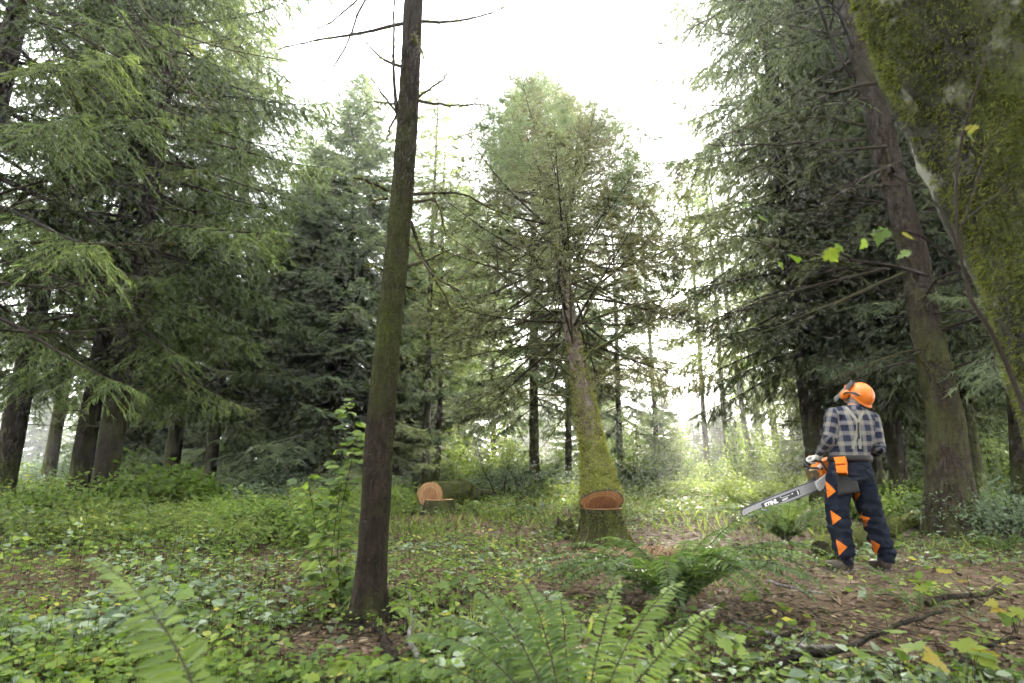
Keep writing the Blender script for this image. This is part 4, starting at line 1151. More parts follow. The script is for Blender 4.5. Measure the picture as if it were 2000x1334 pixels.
def grass_blades():
    g = np.random.default_rng(81); NB = 34000
    r = np.exp(g.uniform(math.log(1.6), math.log(28), NB)); th = g.uniform(-R(50), R(50), NB)
    x, y = r * np.sin(th), r * np.cos(th)
    f = fbm(np.stack([x, y, 0 * x], 1) / 1.6, 2, 82)
    k = g.random(NB) < np.clip(-.35 + f + 1.3 * sstep(6, 10, y), 0, 1); x, y, r = x[k], y[k], r[k]; n = len(x)
    D = unit(np.stack([.5 * g.normal(size=n), .5 * g.normal(size=n), np.full(n, 1.0)], 1))
    mb = MB(); T = (np.array([[0, -.03, 0], [0, .03, 0], [.6, .02, .05], [1, 0, .25]]), np.array([[0, 1, 2], [0, 2, 3]]))
    stamp(mb, T[0], T[1], np.stack([x, y, hz(x, y) - .01], 1), D, rand_dirs(n, g), (.07 + .12 * g.random(n)) * (1 + r / 25), 0, np.clip(.6 + .2 * g.normal(size=n), 0, 1), sy=np.clip(r / 7, .6, 2.5))
    tag(mb.build('grass', M['leaf_far'], smooth=False), 'thin grass blades through the clearing', None, kind='stuff')
grass_blades()
def litter():
    g = np.random.default_rng(91); n = 66000
    r = np.exp(g.uniform(math.log(1.1), math.log(14), n)); th = g.uniform(-R(50), R(50), n)
    x, y = r * np.sin(th), r * np.cos(th); z = hz(x, y) + .004 + .012 * g.random(n)
    a = g.uniform(0, 6.28, n)
    mb = MB()
    D = unit(np.stack([np.cos(a), np.sin(a), .18 * g.normal(size=n)], 1)); Nn = unit(np.array([0, 0, 1.0]) + .35 * g.normal(size=(n, 3)))
    s = g.choice([.02, .03, .05, .07], n, p=[.45, .33, .16, .06]) * g.uniform(.7, 1.3, n) * (1 + r / 20)
    stamp(mb, LEAF2[0], LEAF2[1], np.stack([x, y, z], 1), D, Nn, s, 0, np.clip(g.beta(2, 2.6, n), 0, 1), sy=np.where(g.random(n) < .5, .35, 1.0))
    tag(mb.build('leaf_litter', M['litter'], smooth=False), 'dry brown leaves and needles strewn on the forest floor', None, kind='stuff')
    n = 5200; tw = MB()
    r = np.exp(g.uniform(math.log(1.2), math.log(12), n)); th = g.uniform(-R(50), R(50), n); x, y = r * np.sin(th), r * np.cos(th)
    a = g.uniform(0, 6.28, n); l = g.uniform(.04, .28, n)
    P0 = np.stack([x, y, hz(x, y) + .010], 1); P1 = P0 + np.stack([np.cos(a) * l, np.sin(a) * l, .02 + .03 * g.normal(size=n)], 1)
    tubes3(tw, P0, P1, .0035 * g.uniform(.4, 1.2, n), .0015, 0, g.uniform(.2, .7, n))
    tag(tw.build('twig_litter', M['twig'], smooth=False), 'small fallen twigs lying on the forest floor', None, kind='stuff')
litter()
def sawdust(cx, cy, rx, ry, n, seed, lab):
    g = np.random.default_rng(seed)
    q = g.normal(size=(n, 2)) * .5; x = cx + q[:, 0] * rx; y = cy + q[:, 1] * ry
    mb = MB(); z = hz(x, y) + .012 + .05 * np.exp(-(q ** 2).sum(1) * 2) * g.random(n)
    stamp(mb, LEAF2[0], LEAF2[1], np.stack([x, y, z], 1), rand_dirs(n, g) * [1, 1, .3], unit(np.array([0, 0, 1.0]) + .5 * g.normal(size=(n, 3))), g.uniform(.012, .035, n), 0, g.random(n))
    tag(mb.build('sawdust', M['sawdust'], smooth=False), lab, None, kind='stuff')
sawdust(SX + .62, SY - .42, .85, .45, 3800, 95, 'pale sawdust spread beside the big stump')
sawdust(SX - .1, SY - .75, .7, .3, 900, 96, 'thin sawdust before the roots of the big stump')

# --- fallen branches and logs on the ground
def stick(label, poly, r0, seed, mat='bark_dark', forks=(), r1=None, lift=.6, name='fallen_branch', cat='branch'):
    g = np.random.default_rng(seed)
    pts = [ground_at(x, y) for x, y in poly]; pts = [Vector((p.x, p.y, hz1(p.x, p.y) + r0 * lift + .05)) for p in pts]; r0 = r0 * 1.3
    root = thing(name, pts[0], label, cat); o = np.array(root.location); xf = lambda V: V - o
    def one(pts, r0, r1, nm):
        P = resample(pts, 26); P = P + g.normal(size=P.shape) * r0 * .22; mb = MB()
        tube(mb, P, np.linspace(r0, r1, 26), 9, 0, .48, cap=True, rough=(r0 * .15, .02, .06), seed=seed)
        side_twigs(mb, P, g, 5, .03, .14, r0 * .2)
        mb.build(nm, M[mat], root, xf=xf)
    one(pts, r0, r1 or r0 * .5, 'stem')
    for fpoly in forks:
        q = [ground_at(x, y) for x, y in fpoly]; one([Vector((p.x, p.y, hz1(p.x, p.y) + r0 * .6 + .01 + .03 * i)) for i, p in enumerate(q)], r0 * .65, r0 * .25, 'side_branch')
stick('straight brown stick with a broken pale end by the near fern', [(1018, 1296), (960, 1262), (900, 1228), (826, 1194)], .014, 601)
stick('pale forked stick lying in front of the thin trunk', [(816, 1334), (800, 1300), (795, 1285), (803, 1240), (798, 1175)], .010, 602, 'bark_pale', [[(812, 1332), (845, 1310), (870, 1275)]])
stick('dark crooked branch at the foot of the thin trunk', [(775, 1345), (750, 1300), (738, 1265), (690, 1240)], .016, 603)
stick('thin twig lying left of the thin trunk', [(700, 1252), (650, 1248), (580, 1236)], .008, 604)
stick('long thick branch lying across the lower right corner', [(1500, 1345), (1570, 1318), (1660, 1296), (1700, 1275), (1760, 1248), (1846, 1215)], .015, 605, forks=[[(1690, 1290), (1740, 1318), (1790, 1350)]])
stick('pale thin branch crossing the litter right of the near fern', [(1640, 1296), (1560, 1290), (1490, 1260), (1430, 1232)], .009, 606, 'bark_pale')
stick('mossy stick lying at the right under bright leaves', [(1815, 1200), (1870, 1190), (1960, 1178)], .018, 607, 'bark_mossy')
stick('grey broken stick on the litter before the worker boots', [(1500, 1150), (1560, 1168), (1610, 1176)], .010, 608, 'bark_pale')
stick('brown stick slanting through the leaves left of the near fern', [(840, 1330), (900, 1290), (935, 1275)], .011, 609)
stick('thin dark stick at the bottom right among yellow leaves', [(1880, 1330), (1930, 1290), (1995, 1270)], .012, 610)
stick('short mossy stick between the big fern and the long branch', [(1430, 1300), (1500, 1285), (1560, 1262)], .013, 612, 'bark_mossy')
def mossy_log():
    g = np.random.default_rng(611)
    A, B = ground_at(1606, 1085), ground_at(1800, 1030)
    root = thing('mossy_log', (A.x, A.y, hz1(A.x, A.y)), 'low moss-covered log lying behind the worker legs', 'log')
    o = np.array(root.location); xf = lambda V: V - o; r = .105
    P = resample([(A.x, A.y, o[2] + .09), ((A.x * .6 + B.x * .4), A.y * .6 + B.y * .4 + .05, hz1(A.x, A.y) + .12), (B.x, B.y, hz1(B.x, B.y) + .14)], 40)
    mb = MB(); tube(mb, P, r * (1 + .16 * np.sin(np.linspace(0, 14, 40))), 20, 0, .85, cap=True, rough=(.03, .1, .15), seed=61)
    mb.build('wood', M['bark_mossy'], root, xf=xf)
    moss_tufts(mb, 12000, .028, g, lambda V, Nn: sstep(-.6, .1, Nn[:, 2]) * .95, parent=root, xf=xf, tb=.6, droop=.1)
mossy_log()
# --- the felled tree on its stump
def felled():
    g = np.random.default_rng(621)
    Y0 = 10.0; st = ground_at(857, 1014); 
    stump((st.x, st.y, hz1(st.x, st.y)), .255, .30, 15, 'cut brown stump under the pale log end', 'bark_spruce', 'cut_stump', [(-1.2, .14, .4), (2, .1, .4), (-2.6, .1, .3)], 1500)
    sawdust(st.x + .1, st.y - .35, 1.0, .45, 3200, 97, 'pale sawdust heap at the foot of the farther stump')
    A = at(840, 967, st.y - .02); B = at(905, 955, st.y + 2.4); C = at(950, 968, st.y + 4.6)
    C.z = hz1(C.x, C.y) + .15; Dp = Vector((C.x + 1.9, C.y + 3.6, hz1(C.x + 1.9, C.y + 3.6) + .08))
    root = thing('felled_log', A, 'felled log with a pale round cut end resting on the farther stump', 'log'); o = np.array(root.location); xf = lambda V: V - o
    r = px_size(53, A) / 2
    Q = resample([(*A, r), (*((A + B) / 2), r * .86), (*B, r * .78), (*C, r * .5), (*Dp, r * .15)], 80)
    t = MB(); tube(t, Q[:, :3], Q[:, 3], 26, 0, np.linspace(.7, .4, 80), cap=False, rough=(.012, .08, .2), seed=62)
    t.build('trunk', M['bark_mossy'], root, xf=xf)
    moss_tufts(t, 9000, .05, g, lambda V, Nn: sstep(-.1, .35, fbm(V / .3, 2, 6) + .1) * (V[:, 1] < st.y + 3), parent=root, xf=xf, tb=.45, droop=1.2)
    d = (Vector(Q[3, :3]) - Vector(Q[0, :3])).normalized()
    c = MB(); disc(c, r * .965, -.004, 44, flip=True, wob=.025)
    co = c.build('cut_face', M['cut_log'], root, smooth=False)
    co.rotation_mode = 'QUATERNION'; co.rotation_quaternion = d.to_track_quat('Z', 'Y')
    fol, limb = conifer_crown(63, 8.0, .6, 1.5, 90, lambda r: .7 * (1 - r) ** .5 + .2, hang=.2, inner=.25, step=.13, sden=13, spr=.13, tbase=.35)
    ax = np.array((Dp - C).normalized()); s_ = unit(np.cross(ax, [0, 0, 1.0])); u_ = np.cross(s_, ax)
    def lay(V):
        W = np.array(B) + (np.array(C) - np.array(B)) * .55 + ax * V[:, 2:3] * .95 + s_ * V[:, 0:1] * 1.15 + u_ * V[:, 1:2]
        gz = hz(W[:, 0], W[:, 1]); hh = W[:, 2] - gz
        W[:, 2] = gz + np.where(hh > .12, .12 + (hh - .12) * .55, np.abs(hh - .12) * .12 + .02)
        return W - o
    limb.build('limbs', M['twig'], root, xf=lay); fol.build('crown', M['needle_bluish'], root, smooth=False, xf=lay)
felled()

# --- bright seedlings in the foreground
def seedling(loc, label, n, h, size, seed, kind='bright', tn=(0, 1, 2, 2, 3), spread=.16):
    g = np.random.default_rng(seed); root = thing('maple_seedling', loc, label, 'seedling'); o = np.array(loc)
    for i in range(n):
        a = g.uniform(0, 6.28); rr = spread * math.sqrt(g.random()); top = o + np.array([math.cos(a) * rr, math.sin(a) * rr, h * g.uniform(.5, 1.1)])
        mb = MB(); tube(mb, resample([o + g.normal(size=3) * [.012, .012, 0], (o + top) / 2 + [0, 0, h * .15], top], 6), .0018, 4, 0, .6, cap=False)
        mb.build('stem', M['twig'], root, xf=lambda V: V - o)
        leaf_obj(root, leaf_mesh[kind, int(g.choice(tn))], top, (math.cos(a), math.sin(a), -.15 + .3 * g.normal()), (g.normal() * .3, g.normal() * .3 - .3, 1), size * g.uniform(.7, 1.2), o)
for i, (x, y, lab, n, h, s, sp) in enumerate([
    (1900, 1200, 'bright maple seedling on bare litter right of the worker', 12, .20, .085, .30),
    (1770, 1345, 'yellow green seedling at the bottom edge over the fallen branch', 8, .16, .085, .22),
    (1900, 1390, 'large yellow seedling leaves in the bottom right corner', 9, .20, .10, .22),
    (660, 1395, 'yellow green seedling at the bottom edge left of the thin trunk', 6, .14, .09, .16),
    (815, 1155, 'bright green seedling at the right foot of the thin trunk', 6, .18, .07, .12),
    (905, 1180, 'broad green seedling on the litter right of the thin trunk', 6, .16, .085, .14),
    (1390, 1330, 'grey green seedling below the big sword fern', 7, .15, .09, .16),
    (1985, 1240, 'yellow seedling at the right edge above the corner leaves', 7, .18, .085, .2),
    (1530, 1215, 'small seedling on the litter between fern and boots', 6, .13, .07, .16),
    (300, 1240, 'green seedling among brambles in the left foreground', 7, .2, .08, .2)]):
    seedling(gp(x, y), lab, n, h, s, 700 + i, 'green' if i in (5, 6, 9) else 'bright', (0, 1, 1, 2) if i in (4, 5, 6, 9) else (0, 1, 2, 2, 3), sp)
# ------------------------------------------------------------------ the worker
M['skin'] = flat('skin', (.42, .24, .17), .6, .3, 0, 60, .2)
M['hair'] = flat('grey_hair', (.22, .20, .18), .8, .2, 0, 120, .5)
M['orange_cloth'] = flat('orange_cloth', (.58, .14, .008), .75, .2, 0, 45, .5, .3)
M['helmet_orange'] = flat('helmet_orange', (.66, .155, .006), .34, .5, 0, 30, .22)
M['black_plastic'] = flat('black_plastic', (.018, .018, .020), .40, .5, 0, 60, .3)
M['dark_leather'] = flat('dark_leather', (.010, .009, .008), .65, .3, 0, 80, .4, .3)
M['boot'] = flat('boot_leather', (.038, .025, .018), .6, .35, 0, 60, .5, .4)
M['strap'] = flat('strap_webbing', (.20, .19, .155), .8, .15, 0, 120, .25, .3)
M['glove'] = flat('glove_grey', (.50, .49, .46), .75, .2, 0, 80, .3, .3)
M['steel'] = flat('bar_steel', (.26, .26, .265), .45, .5, .35, 25, .35)
M['steel_dark'] = flat('chain_steel', (.07, .07, .075), .45, .5, .6, 120, .5)
M['cover_grey'] = flat('cover_grey', (.42, .41, .40), .5, .4, .1, 40, .3)
M['muffler'] = flat('muffler_metal', (.22, .16, .09), .5, .5, .6, 30, .5)
M['white_print'] = flat('white_print', (.80, .80, .80), .5, .3, 0, 10, .02)
M['visor_mesh'] = flat('visor_mesh', (.10, .105, .11), .35, .5, .4, 400, .6)
def _trouser():
    m, nt, out = newmat('trouser_cloth')
    n = noise(nt, 6, 4, .6, objco(nt)); f = noise(nt, 160, 3, .7, objco(nt))
    c = ramp(nt, n, [(.3, (.006, .0075, .014)), (.6, (.011, .014, .025)), (.8, (.019, .023, .038))])
    c = mixc(nt, .4, c, mixc(nt, f, (.4, .4, .4), (1.4, 1.4, 1.4)), 'MULTIPLY')
    principled(nt, out, c, .9, .08, bump(nt, math_(nt, 'ADD', f, noise(nt, 22, 4, .6, objco(nt, (1, 1, 1.6)))), .5, .012)); return m
M['trouser'] = _trouser()
def _plaid():
    m, nt, out = newmat('plaid_flannel')
    a = attr(nt, 'cloth'); sp = nt.nodes.new('ShaderNodeSeparateXYZ'); L(nt, a.outputs['Vector'], sp.inputs[0])
    def band(ch, per, lo, hi):
        fr = math_(nt, 'FRACT', math_(nt, 'ADD', math_(nt, 'DIVIDE', ch, per), 50.0))
        return math_(nt, 'MULTIPLY', math_(nt, 'GREATER_THAN', fr, lo), math_(nt, 'LESS_THAN', fr, hi))
    bu = band(sp.outputs[0], .100, .30, .72); bv = band(sp.outputs[1], .100, .28, .70)
    tu = band(sp.outputs[0], .100, .48, .54); tv = band(sp.outputs[1], .100, .46, .52)
    s = math_(nt, 'MULTIPLY', math_(nt, 'ADD', bu, bv), .5)
    c = ramp(nt, s, [(.0, (.016, .018, .036)), (.5, (.105, .105, .115)), (1.0, (.18, .168, .135))])
    c = mixc(nt, math_(nt, 'MULTIPLY', math_(nt, 'MAXIMUM', tu, tv), .30), c, (.30, .24, .20))
    f = noise(nt, 220, 3, .7, objco(nt))
    c = mixc(nt, .35, c, mixc(nt, f, (.5, .5, .5), (1.35, 1.35, 1.35)), 'MULTIPLY')
    principled(nt, out, c, .9, .1, bump(nt, math_(nt, 'ADD', math_(nt, 'MULTIPLY', f, .4), noise(nt, 14, 3, .6, objco(nt, (1.2, 1.2, 2.0)))), .55, .02)); return m
M['plaid'] = _plaid()

def loft(mb, secs, n=20):
    """secs: (centre, axis a, axis b) ellipses"""
    a = np.arange(n) * 2 * math.pi / n; V = []
    for c, ax, ay in secs:
        V.append(np.array(c)[None] + np.cos(a)[:, None] * np.array(ax)[None] + np.sin(a)[:, None] * np.array(ay)[None])
    V = np.concatenate(V); m = len(secs)
    i = np.arange(m - 1)[:, None] * n; j = np.arange(n)[None]; j2 = (j + 1) % n
    mb.add(V, np.stack([i + j, i + j2, i + n + j2, i + n + j], -1).reshape(-1, 4))
    jj = np.arange(n)
    c0 = np.concatenate([V[:n], V[:n].mean(0, keepdims=True)]); mb.add(c0, np.stack([np.full(n, n), (jj + 1) % n, jj], 1))
    c1 = np.concatenate([V[-n:], V[-n:].mean(0, keepdims=True)]); mb.add(c1, np.stack([np.full(n, n), jj, (jj + 1) % n], 1))
def capsule(mb, p0, p1, r0, r1, n=16):
    p0, p1 = np.array(p0, float), np.array(p1, float); T = unit(p1 - p0)
    X = unit(np.cross(T, [0, 0, 1.0] if abs(T[2]) < .9 else [1.0, 0, 0])); Y = np.cross(T, X)
    secs = [(p0 - T * r0 * math.sin(t), X * r0 * max(.05, math.cos(t)), Y * r0 * max(.05, math.cos(t))) for t in (1.5, 1.0, .5)]
    secs += [(p0 + (p1 - p0) * s, X * (r0 + (r1 - r0) * s), Y * (r0 + (r1 - r0) * s)) for s in (0, .33, .67, 1)]
    secs += [(p1 + T * r1 * math.sin(t), X * r1 * max(.05, math.cos(t)), Y * r1 * max(.05, math.cos(t))) for t in (.5, 1.0, 1.5)]
    loft(mb, secs, n)
def ellip(mb, c, ax, ay, az):
    c, ax, ay, az = (np.array(v, float) for v in (c, ax, ay, az))
    loft(mb, [(c + az * math.sin(t), ax * max(.03, math.cos(t)), ay * max(.03, math.cos(t))) for t in np.linspace(-1.54, 1.54, 13)], 20)
def fuse(mb, name, mat, parent, o, voxel, smooth=4, disp=None, clampz=None):
    """one continuous surface out of overlapping volumes"""
    me = mb.mesh('tmp', mat, True, xf=lambda V: V - o)
    t = link('tmp', me)
    r = t.modifiers.new('r', 'REMESH'); r.mode = 'VOXEL'; r.voxel_size = voxel
    if smooth:
        s = t.modifiers.new('s', 'SMOOTH'); s.factor = .5; s.iterations = smooth
    ev = t.evaluated_get(bpy.context.evaluated_depsgraph_get())
    res = bpy.data.meshes.new_from_object(ev)
    bpy.data.objects.remove(t); bpy.data.meshes.remove(me)
    res.name = name
    nv = len(res.vertices); V = np.zeros(nv * 3, np.float32); res.vertices.foreach_get('co', V); V = V.reshape(-1, 3).astype(float)
    Nn = np.zeros(nv * 3, np.float32); res.vertices.foreach_get('normal', Nn); Nn = Nn.reshape(-1, 3)
    if disp is not None: V = V + Nn * disp(V + o, Nn)[:, None]
    if clampz is not None: V[:, 2] = np.maximum(V[:, 2], clampz)
    res.vertices.foreach_set('co', V.astype(np.float32).ravel())
    res.polygons.foreach_set('use_smooth', np.ones(len(res.polygons), bool))
    res.materials.clear(); res.materials.append(mat); res.update()
    ob = link(name, res, parent)
    return ob, V + o

def worker():
    YP = 5.40
    gz = hz1(3.1, 5.4)
    def p(x, y, dd=0.0):
        q = np.array(at(x, y, YP + dd)); q[2] += gz - .0; return q
    foot = p(1668, 1108)
    root = thing('person', (foot[0], foot[1], gz), 'forestry worker in orange helmet and plaid shirt looking up, chainsaw in hand', 'person')
    o = np.array(root.location)
    vd = unit(np.array([foot[0], foot[1], 0])); rv = np.array([vd[1], -vd[0], 0]); Z = np.array([0, 0, 1.0])
    rot = lambda v, a: np.array([v[0] * math.cos(a) - v[1] * math.sin(a), v[0] * math.sin(a) + v[1] * math.cos(a), 0])
    fw = rot(vd, R(22)); lf = np.array([-fw[1], fw[0], 0])
    # head frame: tipped back, face up and to the left
    back = unit(.85 * rv - .53 * vd); tl = R(52)
    hu = math.cos(tl) * Z + math.sin(tl) * back; hf = -math.cos(tl) * back + math.sin(tl) * Z; hl = np.cross(hu, hf)
    hc = p(1675, 773)
    J = dict(shL=p(1627, 808), elL=p(1618, 857, -.02), wrL=p(1600, 881, .13), shR=p(1702, 816), elR=p(1717, 873, -.04), wrR=p(1680, 893, .32),
             hipL=p(1639, 922), thL=p(1635, 962), knL=p(1634, 997), caL=p(1642, 1043), anL=p(1651, 1086), hipR=p(1681, 922), thR=p(1690, 968), knR=p(1704, 1008), caR=p(1717, 1046), anR=p(1730, 1082))
    # skin body, one continuous figure under the clothes
    b = MB()
    ellip(b, hc, hl * .078, hf * .098, hu * .112)
    ellip(b, hc + hf * .045 - hu * .075, hl * .055, hf * .055, hu * .05)           # jaw
    ellip(b, hc + hf * .105 - hu * .015, hl * .014, hf * .022, hu * .028)          # nose
    for s in (1, -1):
        ellip(b, hc + hf * .082 + hl * .034 * s + hu * .022, hl * .020, hf * .012, hu * .010)   # brows
        ellip(b, hc + hl * .080 * s - hu * .005, hl * .012, hf * .022, hu * .032)  # ears
    ellip(b, hc + hf * .092 - hu * .062, hl * .026, hf * .010, hu * .010)          # mouth
    nb = p(1665, 797)
    capsule(b, hc - hu * .05 - hf * .02, nb - Z * .03, .058, .066)
    loft(b, [(p(1658, 925), lf * .14, fw * .10), (p(1660, 880), lf * .13, fw * .095), (p(1664, 830), lf * .165, fw * .105), (p(1664, 806), lf * .14, fw * .08), (nb, lf * .07, fw * .06)])
    for s in 'LR':
        capsule(b, J['sh' + s], J['el' + s], .050, .040); capsule(b, J['el' + s], J['wr' + s], .040, .029)
        capsule(b, J['hip' + s], J['kn' + s], .085, .062); capsule(b, J['kn' + s], J['an' + s], .060, .042)
    fuse(b, 'body', M['skin'], root, o, .009, 3)
    for s in (1, -1):
        eye = MB(); ellip(eye, hc + hf * .088 + hl * .032 * s + hu * .004, hl * .013, hf * .008, hu * .007)
        eye.build('eye', M['white_print'], root, xf=lambda V: V - o)
    hr = MB(); ellip(hr, hc - hf * .018 - hu * .02, hl * .082, hf * .088, hu * .095); 
    fuse(hr, 'hair', M['hair'], root, o, .009, 2, disp=lambda V, Nn: .004 * fbm(V / .012, 2, 3))
    # shirt
    s_ = MB()
    loft(s_, [(p(1658, 903), lf * .168, fw * .128), (p(1659, 890), lf * .176, fw * .132), (p(1661, 866), lf * .192, fw * .138), (p(1664, 840), lf * .196, fw * .140), (p(1665, 818), lf * .200, fw * .125), (p(1665, 803), lf * .150, fw * .100), (p(1666, 795), lf * .085, fw * .082), (p(1667, 789), lf * .072, fw * .075)], 28)
    for s in 'LR':
        capsule(s_, J['sh' + s], J['el' + s], .074, .060); capsule(s_, J['el' + s], J['wr' + s] * .93 + J['el' + s] * .07, .060, .043)
    for s in (1, -1): capsule(s_, nb + lf * .05 * s - Z * .01, J['shL' if s > 0 else 'shR'], .055, .062)
    def folds(V, Nn):
        w = np.sin(V[:, 2] * 95 + 4.5 * fbm(V / .09, 2, 5)) * .5
        low = sstep(p(1660, 860)[2], p(1660, 895)[2], V[:, 2])
        return .007 * fbm(V / np.array([.07, .07, .045]), 3, 6) + .004 * w * low
    so, SV = fuse(s_, 'shirt', M['plaid'], root, o, .009, 5, disp=folds)
    cloth = np.zeros((len(SV), 3))
    T0 = p(1664, 850)
    bones = {k: (J[a], J[c]) for k, a, c in (('uL', 'shL', 'elL'), ('fL', 'elL', 'wrL'), ('uR', 'shR', 'elR'), ('fR', 'elR', 'wrR'))}
    def segd(V, a, c):
        t = np.clip(((V - a) @ (c - a)) / ((c - a) @ (c - a)), 0, 1); q = a + t[:, None] * (c - a); return np.linalg.norm(V - q, axis=1)
    tx = (SV - T0) @ lf; dt = np.abs(tx) - .155
    best = np.where(SV[:, 2] > p(1664, 815)[2], -1.0, dt)
    cloth[:, 0] = tx; cloth[:, 1] = SV[:, 2]
    for k, (a, c) in bones.items():
        d = segd(SV, a, c) - .075 * (1 if k[0] == 'u' else .9); outer = np.abs((SV - T0) @ lf) > .150
        sel = (d < .0) & (outer | (k[0] == 'f'))
        ax = unit(c - a); X = unit(np.cross(ax, fw)); Yv = np.cross(ax, X)
        cloth[sel, 1] = ((SV - a) @ ax)[sel] + .03; cloth[sel, 0] = (np.arctan2((SV - a) @ Yv, (SV - a) @ X) * .062)[sel]
    at_ = so.data.attributes.new('cloth', 'FLOAT_VECTOR', 'POINT'); at_.data.foreach_set('vector', cloth.astype(np.float32).ravel())
    col = MB(); n = 24; a = np.arange(n) * 2 * math.pi / n
    V = np.concatenate([nb + np.array([0, 0, h]) + np.cos(a)[:, None] * lf * r + np.sin(a)[:, None] * fw * r * 1.02 for h, r in ((-.005, .082), (.028, .079), (.030, .086), (-.012, .098))])
    i = np.arange(3)[:, None] * n; j = np.arange(n)[None]; j2 = (j + 1) % n
    col.add(V, np.stack([i + j, i + j2, i + n + j2, i + n + j], -1).reshape(-1, 4))
    co = col.build('collar', M['plaid'], so, xf=lambda V: V - o)
    cc = np.stack([np.tile(a * .09, 4), V[:, 2], V[:, 2]], 1); at2 = co.data.attributes.new('cloth', 'FLOAT_VECTOR', 'POINT'); at2.data.foreach_set('vector', cc.astype(np.float32).ravel())
    # trousers
    t = MB()
    loft(t, [(p(1659, 889), lf * .172, fw * .128), (p(1659, 905), lf * .182, fw * .14), (p(1659, 922), lf * .188, fw * .148), (p(1660, 938), lf * .165, fw * .135)], 28)
    for s in 'LR':
        for a_, c_, r0, r1 in (('hip', 'th', .112, .116), ('th', 'kn', .114, .098), ('kn', 'ca', .098, .097), ('ca', 'an', .096, .082)):
            capsule(t, J[a_ + s], J[c_ + s], r0, r1)
    def tf(V, Nn):
        return .017 * fbm(V / np.array([.10, .10, .045]), 3, 16) + .008 * np.sin(V[:, 2] * 60 + 5 * fbm(V / .12, 2, 9)) * sstep(p(1640, 960)[2], p(1640, 1040)[2], V[:, 2])
    to, TV = fuse(t, 'trousers', M['trouser'], root, o, .010, 4, disp=tf)
    bvT = BVHTree.FromObject(to, bpy.context.evaluated_depsgraph_get()) if False else BVHTree.FromPolygons([Vector(v) for v in TV], [tuple(q.vertices) for q in to.data.polygons])
    bvS = BVHTree.FromPolygons([Vector(v) for v in SV], [tuple(q.vertices) for q in so.data.polygons])
    camo = Vector((0, 0, CAM_H + gz))
    def onto(bv, x, y, off):
        hit = bv.ray_cast(camo, ray(x, y).normalized())
        if hit[0] is None:
            hit = bv.find_nearest(Vector(p(x, y, -.05)))
        return np.array(hit[0] + hit[1] * off)
    def patch(pts, bv, name, mat, off=.004, n=7, parent=root):
        """flat cloth piece sewn onto the surface; pts: triangle or quad in photo pixels"""
        mb = MB(); A = [np.array(q, float) for q in pts]
        if len(A) == 3: A = [A[0], A[1], A[2], A[2]]
        V = np.array([onto(bv, *((A[0] * (1 - u) + A[1] * u) * (1 - v) + (A[3] * (1 - u) + A[2] * u) * v), off) for v in np.linspace(0, .995, n) for u in np.linspace(0, 1, n)])
        i = (np.arange(n - 1)[:, None] * n + np.arange(n - 1)[None]).ravel()
        mb.add(V, np.stack([i, i + 1, i + n + 1, i + n], 1)); return mb.build(name, M[mat], parent, xf=lambda V: V - o)
    c2p = lambda x, y: (1420 + x / 3.0325, 700 + y / 3.0325)
    for tri in ([(582, 714), (596, 818), (645, 780)], [(612, 890), (626, 978), (676, 938)], [(644, 1060), (664, 1160), (710, 1108)],
                [(752, 782), (762, 842), (792, 790)], [(780, 914), (812, 992), (846, 938)], [(846, 1060), (880, 1160), (906, 1096)]):
        patch([c2p(*q) for q in tri], bvT, 'orange_patch', 'orange_cloth')
    # braces, belt, holster
    def ribbon(pts, w, bv, name, mat, off=.005):
        Q = resample([(*c2p(x, y), 0) for x, y in pts], 22)[:, :2]; T = unit(np.gradient(Q, axis=0)); S = np.stack([-T[:, 1], T[:, 0]], 1) * w / 3.0325
        V = np.concatenate([[onto(bv, *(q + s_ * k), off) for q, s_ in zip(Q, S)] for k in (-1, 0, 1)])
        i = (np.arange(2)[:, None] * 22 + np.arange(21)[None]).ravel(); mb = MB(); mb.add(V, np.stack([i, i + 1, i + 23, i + 22], 1)); mb.build(name, M[mat], root, xf=lambda V: V - o)
    ribbon([(700, 282), (735, 320), (766, 365), (772, 400), (760, 460), (743, 528)], 9, bvS, 'brace', 'strap', .007)
    ribbon([(806, 305), (786, 345), (776, 385), (782, 440), (786, 528)], 9, bvS, 'brace', 'strap', .005)
    ribbon([(775, 372), (774, 420), (779, 470)], 6, bvS, 'brace_yoke', 'dark_leather', .010)
    bl = MB(); a = np.arange(36) * 2 * math.pi / 36; nbt = 36
    V = np.concatenate([p(1659, y) + np.cos(a)[:, None] * lf * (.189 + e) + np.sin(a)[:, None] * fw * (.145 + e) for y, e in ((899, .002), (898, .008), (888, .006), (887, 0))])
    i = np.arange(3)[:, None] * nbt; j = np.arange(nbt)[None]; j2 = (j + 1) % nbt
    bl.add(V, np.stack([i + j, i + j2, i + nbt + j2, i + nbt + j], -1).reshape(-1, 4)); bl.build('belt', M['dark_leather'], root, xf=lambda V: V - o)
    def pouch(quad, thick, name, mat, off=.012, parent=root, bulge=.0):
        q = [c2p(*k) for k in quad]
        base = [onto(bvT, *k, off) for k in q]; ctr = sum(base) / 4
        nrm = unit(np.cross(base[1] - base[0], base[3] - base[0])); nrm = nrm if nrm @ (np.array(camo) - ctr) > 0 else -nrm
        P0 = [k - nrm * ((k - ctr) @ nrm) for k in base]
        mb = MB(); V = [*(k - nrm * .03 for k in P0), *(k + nrm * thick for k in P0)]
        V += [ctr + (k - ctr) * .88 + nrm * (thick + .006) for k in P0]
        F = [(0, 1, 5, 4), (1, 2, 6, 5), (2, 3, 7, 6), (3, 0, 4, 7), (4, 5, 9, 8), (5, 6, 10, 9), (6, 7, 11, 10), (7, 4, 8, 11), (8, 9, 10, 11), (3, 2, 1, 0)]
        mb.add(V, F); return mb.build(name, M[mat], parent, smooth=False, xf=lambda V: V - o)
